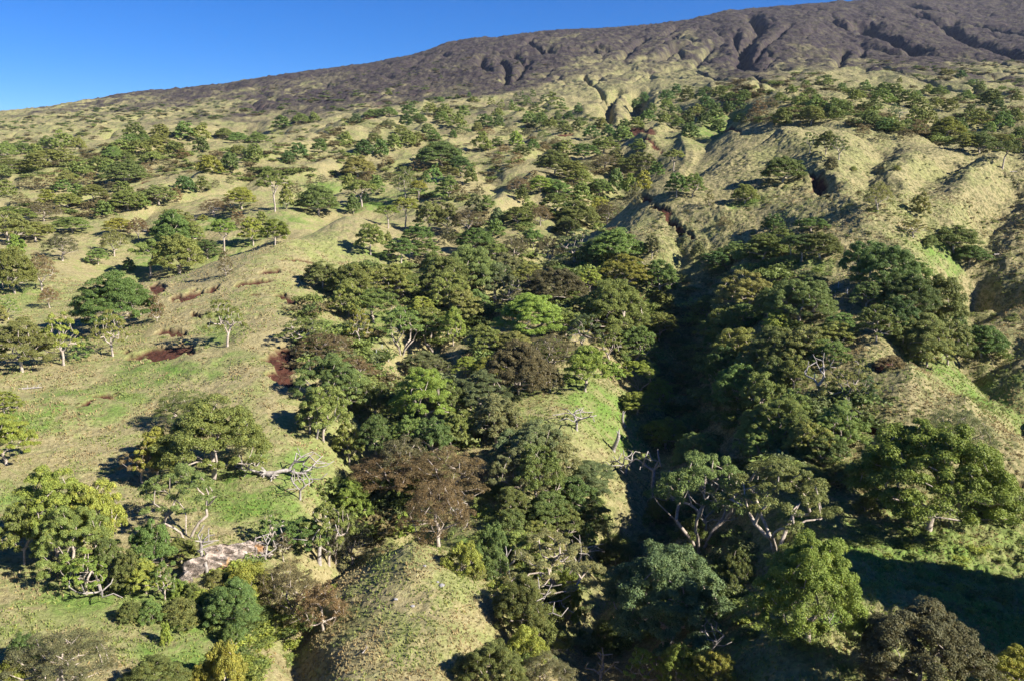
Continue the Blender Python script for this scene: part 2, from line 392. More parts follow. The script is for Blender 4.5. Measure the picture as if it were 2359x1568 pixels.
me.polygons.add(nf); me.polygons.foreach_set('loop_start', np.arange(0, nf * 4, 4, dtype=np.int32))
me.polygons.foreach_set('use_smooth', np.ones(nf, bool))
at = me.color_attributes.new('cover', 'FLOAT_COLOR', 'POINT')
at.data.foreach_set('color', np.stack([soil.ravel(), lush.ravel(), heath.ravel(), tussock_dim.ravel()], 1).astype(np.float32).ravel())
me.update()
ground = bpy.data.objects.new('ground', me); C.objects.link(ground)
tag(ground, kind='structure')

class NT:
    """small helper for node materials"""
    def __init__(s, name):
        s.m = bpy.data.materials.new(name); s.m.use_nodes = True; s.t = s.m.node_tree; s.b = s.t.nodes['Principled BSDF']
        s.b.inputs['Specular IOR Level'].default_value = 0.15; s.b.inputs['Roughness'].default_value = 0.9
    def n(s, ty, **k):
        x = s.t.nodes.new(ty)
        for a, v in k.items(): setattr(x, a, v)
        return x
    def l(s, a, b): s.t.links.new(a, b)
    def noise(s, vec, scale, detail=4, rough=0.6, dist=0.0):
        x = s.n('ShaderNodeTexNoise'); x.inputs['Scale'].default_value = scale; x.inputs['Detail'].default_value = detail
        x.inputs['Roughness'].default_value = rough; x.inputs['Distortion'].default_value = dist
        if vec is not None: s.l(vec, x.inputs['Vector'])
        return x.outputs['Fac']
    def ramp(s, fac, stops):
        x = s.n('ShaderNodeValToRGB'); s.l(fac, x.inputs[0]); r = x.color_ramp
        while len(r.elements) < len(stops): r.elements.new(0.5)
        for e, (p_, c) in zip(r.elements, stops):
            e.position = p_; e.color = (*c, 1) if len(c) == 3 else c
        return x.outputs[0]
    def mix(s, fac, a, b, blend='MIX'):
        x = s.n('ShaderNodeMix', data_type='RGBA', blend_type=blend)
        if isinstance(fac, float): x.inputs[0].default_value = fac
        else: s.l(fac, x.inputs[0])
        for v, i in ((a, 6), (b, 7)):
            if isinstance(v, tuple): x.inputs[i].default_value = (*v, 1)
            else: s.l(v, x.inputs[i])
        return x.outputs[2]
    def math(s, op, a, b=None, c=None):
        x = s.n('ShaderNodeMath', operation=op)
        for i, v in enumerate((a, b, c)):
            if v is None: continue
            if isinstance(v, (int, float)): x.inputs[i].default_value = v
            else: s.l(v, x.inputs[i])
        return x.outputs[0]
    def mapr(s, v, a, b, c=0.0, d=1.0):
        x = s.n('ShaderNodeMapRange'); x.interpolation_type = 'SMOOTHSTEP'
        s.l(v, x.inputs[0])
        for i, q in enumerate((a, b, c, d)): x.inputs[i + 1].default_value = q
        return x.outputs[0]

g = NT('hillside_grass')
pos = g.n('ShaderNodeNewGeometry').outputs['Position']
cov = g.n('ShaderNodeVertexColor', layer_name='cover'); sep = g.n('ShaderNodeSeparateColor'); g.l(cov.outputs[0], sep.inputs[0])
n_fine = g.noise(pos, 1.6, 5, 0.7); n_mid = g.noise(pos, 0.22, 5, 0.65, 0.6); n_big = g.noise(pos, 0.022, 4, 0.6, 0.5); n_tuft = g.noise(pos, 5.0, 3, 0.7)
dry = g.ramp(n_fine, [(0.28, (0.180, 0.152, 0.068)), (0.50, (0.300, 0.258, 0.128)), (0.70, (0.390, 0.342, 0.190))])
grn = g.ramp(n_fine, [(0.28, (0.120, 0.160, 0.042)), (0.52, (0.210, 0.262, 0.072)), (0.72, (0.300, 0.338, 0.115))])
gmix = g.mapr(g.math('ADD', n_mid, g.math('MULTIPLY', g.math('SUBTRACT', n_big, 0.5), 0.9)), 0.42, 0.66)
base = g.mix(g.math('MULTIPLY', gmix, g.math('MULTIPLY_ADD', cov.outputs['Alpha'], -0.20, 0.62)), dry, grn)
tm = g.math('MULTIPLY', cov.outputs['Alpha'], g.mapr(g.noise(pos, 0.65, 4, 0.7), 0.44, 0.60))
base = g.mix(g.math('MULTIPLY', tm, 0.85), base, (0.105, 0.110, 0.044))  # dark olive of tussocks, doubling as painted dimming of the right hill
lushc = g.ramp(n_fine, [(0.28, (0.040, 0.100, 0.014)), (0.55, (0.120, 0.230, 0.032)), (0.75, (0.260, 0.330, 0.085))])
lm = g.math('MULTIPLY', sep.outputs[1], g.mapr(g.math('ADD', g.math('MULTIPLY', n_mid, .6), g.math('MULTIPLY', n_fine, .4)), 0.38, 0.6, 0.15, 0.85))
base = g.mix(lm, base, lushc)
heathc = g.ramp(g.noise(pos, 0.05, 6, 0.72, 0.4), [(0.33, (0.026, 0.022, 0.024)), (0.46, (0.052, 0.040, 0.042)), (0.58, (0.078, 0.068, 0.048)), (0.74, (0.150, 0.136, 0.075))])
pinkc = g.mix(g.mapr(g.noise(pos, 0.012, 3, 0.5), 0.66, 0.78), heathc, (0.12, 0.085, 0.072))
base = g.mix(sep.outputs[2], base, pinkc)
soilc = g.ramp(n_mid, [(0.3, (0.045, 0.018, 0.012)), (0.55, (0.085, 0.034, 0.022)), (0.75, (0.140, 0.072, 0.045))])
base = g.mix(g.math('MULTIPLY', sep.outputs[0], g.mapr(g.math('ADD', g.math('MULTIPLY', n_mid, .5), g.math('MULTIPLY', n_fine, .5)), 0.36, 0.46, 0.3, 1.0)), base, soilc)
g.l(base, g.b.inputs['Base Color'])
bmp = g.n('ShaderNodeBump'); bmp.inputs['Strength'].default_value = 0.9; bmp.inputs['Distance'].default_value = 0.35
g.l(g.math('ADD', n_fine, g.math('MULTIPLY', n_tuft, 0.5)), bmp.inputs['Height'])
bmp2 = g.n('ShaderNodeBump'); bmp2.inputs['Strength'].default_value = 0.8; bmp2.inputs['Distance'].default_value = 6.0
g.l(g.math('MULTIPLY', g.noise(pos, 0.07, 6, 0.75), sep.outputs[2]), bmp2.inputs['Height'])
bmp3 = g.n('ShaderNodeBump'); bmp3.inputs['Strength'].default_value = 0.6; bmp3.inputs['Distance'].default_value = 0.8
g.l(g.noise(pos, 0.45, 4, 0.65), bmp3.inputs['Height']); g.l(bmp2.outputs[0], bmp3.inputs['Normal'])
g.l(bmp3.outputs[0], bmp.inputs['Normal']); g.l(bmp.outputs[0], g.b.inputs['Normal'])
me.materials.append(g.m)
print('ground built', round(time.time() - T_START, 1))
# ------------------------------------------------------------------ plant materials
def leaf_material(name='foliage', attr=None, rough=0.55):
    g = NT(name)
    oi = g.n('ShaderNodeVertexColor', layer_name=attr) if attr else g.n('ShaderNodeObjectInfo')
    geo = g.n('ShaderNodeNewGeometry')
    n1 = g.noise(geo.outputs['Position'], 0.75, 3, 0.6)
    n2 = g.noise(geo.outputs['Position'], 7.0, 2, 0.6)
    k = g.math('ADD', g.math('MULTIPLY', g.mapr(n1, 0.3, 0.7), 0.55), g.math('MULTIPLY', g.mapr(n2, 0.25, 0.75), 0.75))
    k = g.math('ADD', k, 0.62)
    v = g.n('ShaderNodeVectorMath', operation='SCALE'); g.l(oi.outputs['Color'], v.inputs[0]); g.l(k, v.inputs['Scale'])
    warm = g.n('ShaderNodeVectorMath', operation='MULTIPLY'); g.l(v.outputs[0], warm.inputs[0]); warm.inputs[1].default_value = (1.20, 1.02, 0.82)
    col = g.mix(g.mapr(g.noise(geo.outputs['Position'], 1.6, 2, 0.5), 0.45, 0.75), v.outputs[0], warm.outputs[0])
    g.l(col, g.b.inputs['Base Color'])
    g.b.inputs['Roughness'].default_value = 0.55; g.b.inputs['Specular IOR Level'].default_value = 0.25
    tr = g.n('ShaderNodeBsdfTranslucent'); g.l(col, tr.inputs[0])
    mx = g.n('ShaderNodeMixShader'); mx.inputs[0].default_value = 0.30
    g.l(g.b.outputs[0], mx.inputs[1]); g.l(tr.outputs[0], mx.inputs[2])
    g.l(mx.outputs[0], g.t.nodes['Material Output'].inputs['Surface'])
    return g.m
def bark_material(name, c0, c1):
    g = NT(name); geo = g.n('ShaderNodeNewGeometry')
    g.l(g.ramp(g.noise(geo.outputs['Position'], 2.2, 5, 0.7), [(0.3, c0), (0.65, c1)]), g.b.inputs['Base Color'])
    b = g.n('ShaderNodeBump'); b.inputs['Distance'].default_value = 0.05; g.l(g.noise(geo.outputs['Position'], 9, 3, 0.6), b.inputs['Height']); g.l(b.outputs[0], g.b.inputs['Normal'])
    return g.m
M_LEAF = leaf_material()
M_LEAFT = leaf_material('far_foliage', 'tint')
M_BLADE = leaf_material('grass_blades', 'tint')
M_BARK = bark_material('pale_bark', (0.20, 0.16, 0.125), (0.52, 0.45, 0.38))
M_DEAD = bark_material('weathered_wood', (0.15, 0.13, 0.115), (0.46, 0.42, 0.38))

COL = {'g': (0.165, 0.212, 0.056), 'd': (0.115, 0.158, 0.046), 'y': (0.225, 0.268, 0.054), 'b': (0.150, 0.128, 0.060),
       'o': (0.172, 0.202, 0.062), 'm': (0.145, 0.176, 0.072), 'Y': (0.200, 0.240, 0.046)}
CW = {'g': 'green', 'd': 'dark green', 'y': 'yellow-green', 'b': 'brown-leaved', 'o': 'olive', 'm': 'grey-green', 'Y': 'bright yellow-green'}

# ------------------------------------------------------------------ growing a tree
def frame(d):
    a = np.array([0, 0, 1.0]) if abs(d[2]) < 0.9 else np.array([1.0, 0, 0])
    s = np.cross(d, a); s /= np.linalg.norm(s) + 1e-9
    return s, np.cross(d, s)
def sweep(pts, rad, sides, V, Fc):
    pts = np.array(pts); n = len(pts)
    d = np.gradient(pts, axis=0) if n > 2 else np.repeat([pts[-1] - pts[0]], n, 0)
    d /= np.linalg.norm(d, axis=1)[:, None] + 1e-9
    o = len(V); s, t = frame(d[0])
    for i in range(n):
        s = s - d[i] * np.dot(s, d[i]); s /= np.linalg.norm(s) + 1e-9; t = np.cross(d[i], s)
        for k in range(sides):
            a = 2 * math.pi * k / sides
            V.append(pts[i] + (s * math.cos(a) + t * math.sin(a)) * rad[i])
    for i in range(n - 1):
        for k in range(sides):
            k2 = (k + 1) % sides
            Fc.append((o + i * sides + k, o + i * sides + k2, o + (i + 1) * sides + k2, o + (i + 1) * sides + k))
    V.append(pts[-1] + d[-1] * rad[-1]); e = len(V) - 1
    for k in range(sides):
        Fc.append((o + (n - 1) * sides + k, o + (n - 1) * sides + (k + 1) % sides, e))
def mesh_from(name, V, Fc, mat, smooth=True):
    m = bpy.data.meshes.new(name); m.from_pydata([tuple(v) for v in V], [], Fc)
    if smooth: m.polygons.foreach_set('use_smooth', np.ones(len(m.polygons), bool))
    m.materials.append(mat); m.update(); return m
def quads_mesh(name, Q, mat):
    """Q: n x 4 x 3 corners"""
    m = bpy.data.meshes.new(name); n = len(Q)
    m.vertices.add(n * 4); m.vertices.foreach_set('co', Q.astype(np.float32).ravel())
    m.loops.add(n * 4); m.loops.foreach_set('vertex_index', np.arange(n * 4, dtype=np.int32))
    m.polygons.add(n); m.polygons.foreach_set('loop_start', np.arange(0, n * 4, 4, dtype=np.int32))
    m.materials.append(mat); m.update(); return m
def leaves(rs, cen, rad, per, size, flat=0.6, puffs=6, under=0.15, up=0.3):
    """leaf sprays on small puffs heaped over each clump; cen n x 3, rad n"""
    n = len(cen); cnt = puffs * per
    pd = rs.normal(size=(n, puffs, 3)); pd[..., 2] = np.abs(pd[..., 2]) * 0.9 - under * rs.rand(n, puffs)
    pd /= np.linalg.norm(pd, axis=2)[..., None]
    pc = cen[:, None] + pd * rad[:, None, None] * np.array([0.68, 0.68, 0.68 * flat])
    pr = rad[:, None] * (0.38 + 0.22 * rs.rand(n, puffs))
    ld = rs.normal(size=(n, puffs, per, 3)); ld[..., 2] = np.where(ld[..., 2] < -0.35, -ld[..., 2], ld[..., 2])
    ld /= np.linalg.norm(ld, axis=3)[..., None]
    rr = pr[..., None, None] * (0.72 + 0.38 * rs.rand(n, puffs, per, 1))
    p = (pc[:, :, None] + ld * rr * np.array([1, 1, 0.8])).reshape(-1, 3)
    nr = (ld * 0.75 + rs.normal(size=ld.shape) * 0.45 + np.array([0, 0, up])).reshape(-1, 3)
    nr /= np.linalg.norm(nr, axis=1)[:, None]
    a = np.cross(nr, rs.normal(size=nr.shape)); a /= np.linalg.norm(a, axis=1)[:, None]
    b = np.cross(nr, a)
    s = (size * (0.6 + 0.8 * rs.rand(len(p))))[:, None]
    return np.stack([p - a * s, p - b * s * 0.5 + a * s * 0.1, p + a * s, p + b * s * 0.5 + a * s * 0.1], 1)

def grow(seed, H=10.0, W=12.0, fork=0.28, low=0.35, nc=48, ncl=None, lean=0.1, rough=0.25, twist=0.12, r0=0.30, clump=1.15, shell=0.5, nstem=1, dome=0.5):
    """returns nodes (pos, parent), radii and clump centres"""
    rs = np.random.RandomState(seed)
    Rr = W / 2 - clump * 0.6; ph = rs.rand(4) * 6.28
    cand = []
    pts = []
    for _ in range(nc):
        best, bd = None, -1
        for _ in range(10):
            a = rs.rand() * 6.28; r = math.sqrt(rs.rand())
            lob = 1 + rough * (math.sin(2 * a + ph[0]) * .5 + math.sin(3 * a + ph[1]) * .5 + math.sin(5 * a + ph[2]) * .4)
            zt = (1 - r ** 2.2) ** dome
            z = low * H + (H - clump * .5 - low * H) * zt * (1 - shell * rs.rand() ** 1.8) * (1 + 0.10 * math.sin(3 * a + ph[3]))
            c = np.array([math.cos(a) * r * Rr * lob, math.sin(a) * r * Rr * lob, z])
            dm = min([np.linalg.norm((c - q) * [1, 1, 1.3]) for q in pts], default=9)
            if dm > bd: best, bd = c, dm
        pts.append(best)
    pts = np.array(pts)
    nodes = []; par = []; limb = []
    stems = []
    for s_ in range(nstem):
        aa = rs.rand() * 6.28; off = 0.0 if nstem == 1 else 0.35
        L = np.array([math.cos(aa), math.sin(aa), 0]) * lean * H * (0.4 if nstem == 1 else 1)
        zf = fork * H; prev = -1
        for k, t in enumerate((0, .35, .7, 1.0)):
            nodes.append(np.array([math.cos(aa) * off, math.sin(aa) * off, -0.6 if k == 0 else 0]) + L * t ** 1.5 + np.array([0, 0, zf * t]) + (rs.normal(size=3) * .1 * (k > 0)))
            par.append(prev); limb.append(-1); prev = len(nodes) - 1
        stems.append(prev)
    fk = nodes[stems[0]]
    order = np.argsort(np.linalg.norm(pts - fk, axis=1))
    nl = ncl or rs.randint(3, 6)
    tips = []; limb_id = 0
    pathlen = [0.0] * len(nodes)
    az_used = []
    for ci in order:
        c = pts[ci]; best, bc = None, 1e9
        for j in range(len(nodes)):
            if limb[j] == -1 and j not in stems: continue
            if limb[j] == -1 and limb_id >= nl + nstem - 1: continue
            dv = c - nodes[j]; dd = np.linalg.norm(dv)
            cost = dd + 0.25 * pathlen[j] + (1.5 if dv[2] < -0.3 else 0) 
            if cost < bc: best, bc = j, cost
        if best is None: best = stems[0]
        lid = limb[best]
        if lid == -1: lid = limb_id; limb_id += 1
        p0 = nodes[best]; dv = c - p0; dd = np.linalg.norm(dv)
        ns = max(1, int(dd / 1.1)); prev = best
        sag = np.cross(dv, rs.normal(size=3)); sag /= np.linalg.norm(sag) + 1e-9
        for k in range(1, ns + 1):
            t = k / ns
            p = p0 + dv * t + sag * dd * twist * math.sin(t * math.pi) + rs.normal(size=3) * twist * 0.55 * (t < 1)
            p[2] += 0.06 * dd * math.sin(t * math.pi)
            nodes.append(p); par.append(prev); limb.append(lid); pathlen.append(pathlen[prev] + dd / ns); prev = len(nodes) - 1
        tips.append(prev)
    w = np.zeros(len(nodes))
    for t in tips: w[t] += 1
    for j in range(len(nodes) - 1, -1, -1):
        if par[j] >= 0: w[par[j]] += w[j]
    rad = r0 * (np.maximum(w, .5) / max(w[0], 1)) ** 0.48 + 0.012
    for s_ in range(nstem): rad[4 * s_] *= 1.35
    return np.array(nodes), np.array(par), np.array(limb), rad, pts, rs

def wood(nodes, par, limb, rad, sides=6, minr=0.0, mat=None, split=True):
    """trunk mesh and one mesh per main limb"""
    ch = {}
    for j, p in enumerate(par): ch.setdefault(p, []).append(j)
    groups = {}
    def emit(start, seq0):
        seq = list(seq0) + [start]; j = start
        while True:
            cs = [c for c in ch.get(j, []) if limb[c] == limb[start]]
            oth = [c for c in ch.get(j, []) if limb[c] != limb[start]]
            for c in oth: st.append((c, [j]))
            if not cs: break
            cs.sort(key=lambda c: -rad[c])
            for c in cs[1:]: st.append((c, [j]))
            j = cs[0]; seq.append(j)
        if len(seq) < 2 or rad[seq[-1 if len(seq) < 3 else 1]] < minr: return
        key = limb[start] if split else -1
        V, Fc = groups.setdefault(key, ([], []))
        r = rad[seq].copy()
        if seq0: r[0] = min(r[0], r[1] * 1.25)
        sd = sides + 2 if limb[start] == -1 else (sides if r[0] > 0.06 else 4)
        sweep(nodes[seq], r, sd, V, Fc)
    st = [(j, []) for j in ch.get(-1, [])]
    while st:
        emit(*st.pop())
    return groups

PROTO = {}
# look: parameters of grow, leaf clump radius, sprays per puff, puffs, spray size, flatness
LOOK = {
 'K': dict(g=dict(H=10, W=12, fork=.24, low=.26, nc=60, rough=.30, shell=.45), clump=1.28, per=34, puffs=7, size=.27, flat=.62),
 'D': dict(g=dict(H=9.5, W=12, fork=.2, low=.22, nc=78, rough=.18, shell=.35, dome=.55), clump=1.35, per=32, puffs=7, size=.27, flat=.75),
 'O': dict(g=dict(H=11, W=12, fork=.26, low=.34, nc=34, rough=.4, twist=.2, shell=.6, r0=.36), clump=1.12, per=30, puffs=6, size=.25, flat=.6),
 'S': dict(g=dict(H=10, W=12, fork=.24, low=.32, nc=62, rough=.22, twist=.14, shell=.55, r0=.3), clump=1.25, per=15, puffs=7, size=.21, flat=.75),
 'U': dict(g=dict(H=12, W=12, fork=.42, low=.60, nc=34, rough=.3, shell=.4, r0=.3, dome=.6), clump=1.3, per=34, puffs=7, size=.27, flat=.5),
 'H': dict(g=dict(H=7, W=12, fork=.06, low=.12, nc=46, rough=.35, shell=.5, r0=.2, nstem=3, lean=.1, dome=.7), clump=1.5, per=26, puffs=7, size=.3, flat=.8),
 'M': dict(g=dict(H=11, W=12, fork=.3, low=.50, nc=40, rough=.3, shell=.45, r0=.2, nstem=4, lean=.28, twist=.08), clump=1.2, per=26, puffs=6, size=.26, flat=.62),
}
NVAR = {'K': 5, 'D': 4, 'O': 4, 'S': 4, 'U': 4, 'H': 4, 'M': 3}
def make_proto(kind, v, cls):
    L = LOOK[kind]; gp = dict(L['g'])
    if cls == 'f': gp['nc'] = int(gp['nc'] * .62); gp['clump'] = L['clump'] * 1.2; gp['low'] *= .35; gp['fork'] *= .6; gp['rough'] = .35
    else: gp['clump'] = L['clump']
    per, puffs, size = L['per'], L['puffs'], L['size']
    if cls == 'f': per, size = int(per * .42), size * 1.7
    if cls == 'n': per, size = int(per * 2.7), size * .56
    if cls == 'h': per, size = int(per * 5.5), size * .37; gp['nc'] = int(gp['nc'] * 1.12); gp['rough'] = gp.get('rough', .3) + .1
    nodes, par, limb, rad, pts, rs = grow(sum(map(ord, kind)) * 31 + v * 7 + 3, **gp)
    G = wood(nodes, par, limb, rad, sides=5 if cls == 'f' else 6, minr=0.03 if cls == 'f' else 0.0, split=cls != 'f')
    cr = gp['clump'] * (0.6 + 0.65 * rs.rand(len(pts))) * (.92 if cls == 'h' else 1)
    Q = leaves(rs, pts, cr, per, size, L['flat'], puffs)
    trunk = mesh_from('trunk', *G.pop(-1), M_BARK)
    limbs = [mesh_from('limb', *G[k], M_BARK) for k in sorted(G)]
    ext = Q.reshape(-1, 3)
    Wm = np.percentile(np.abs(ext[:, :2] - ext[:, :2].mean(0)), 96.5) * 2
    return dict(Q=Q, trunk=trunk, limbs=limbs, crown=quads_mesh('crown', Q, M_LEAF), W=float(Wm), H=float(np.percentile(ext[:, 2], 98.5)))
def proto(kind, v, cls):
    k = (kind, v % NVAR[kind], cls)
    if k not in PROTO: PROTO[k] = make_proto(*k)
    return PROTO[k]

TR = random.Random(5)
PLACED = []
MASS = []          # small far crowns that go into one object
def place_tree(px, pytop, pybase, wpx, kind, col, label, group, cat='tree', name='tree', D=None, mass=False):
    if D is None:
        c = cast(px, min(pybase, 1640))
        if c is None: print('MISS', label); return None
    else:
        u, e = ray(px, pybase); c = np.array([u * D, D])
    x, y = float(c[0]), float(c[1]); z = float(zat(x, y))
    dist = math.sqrt(x * x + y * y + z * z)
    depth = y * CP - z * SP
    W = wpx * depth / F
    el = math.atan2(-z, math.hypot(x, y))                  # looking down by this much
    hp = (pybase - pytop) * depth / F
    # a crown seen from above shows part of its depth as height
    H = (hp - 0.12 * W * max(math.sin(el), 0)) / max(math.cos(el), .5)
    H = min(max(H, 0.42 * W, 1.2), 1.55 * W if cat != 'sapling' else 9)
    cls = 'f' if wpx < 36 else ('h' if wpx > 120 else 'n')
    if mass: cls = 'f'
    if cls == 'f': H *= 1.22
    p = proto(kind, TR.randrange(99), cls)
    b = COL[col]; j = [TR.uniform(.80, 1.22) for _ in range(2)]
    tint = (b[0] * j[0] * j[1], b[1] * j[0], b[2] * j[0], 1)
    if mass:
        a = TR.random() * 6.283; ca_, sa_ = math.cos(a), math.sin(a); q = p['Q'] * np.array([W / p['W'], W / p['W'], H / p['H']])
        q = np.stack([q[..., 0] * ca_ - q[..., 1] * sa_ + x, q[..., 0] * sa_ + q[..., 1] * ca_ + y, q[..., 2] + z - 0.15], -1)
        MASS.append((q, tint)); return None
    o = bpy.data.objects.new(name, None); C.objects.link(o)
    o.empty_display_size = 1
    o.location = (x, y, z - 0.15); o.rotation_euler = (0, 0, TR.random() * 6.283)
    o.scale = (W / p['W'], W / p['W'], H / p['H'])
    tag(o, label, cat if cat != 'sapling' else 'tree', group)
    t = bpy.data.objects.new('trunk', p['trunk']); C.objects.link(t); t.parent = o
    for lm in p['limbs']:
        q = bpy.data.objects.new('limb', lm); C.objects.link(q); q.parent = o
    cr = bpy.data.objects.new('crown', p['crown']); C.objects.link(cr); cr.parent = o
    cr.color = tint
    PLACED.append((px, pybase, wpx, D or y, W, H, label))
    return o

def tinted(name, parts, mat):
    Q = np.concatenate([q for q, _ in parts]); T = np.concatenate([np.repeat(np.array([t], np.float32), len(q) * 4, 0) for q, t in parts])
    m = quads_mesh(name, Q, mat); a = m.color_attributes.new('tint', 'FLOAT_COLOR', 'POINT'); a.data.foreach_set('color', T.ravel())
    o = bpy.data.objects.new(name, m); C.objects.link(o); return o
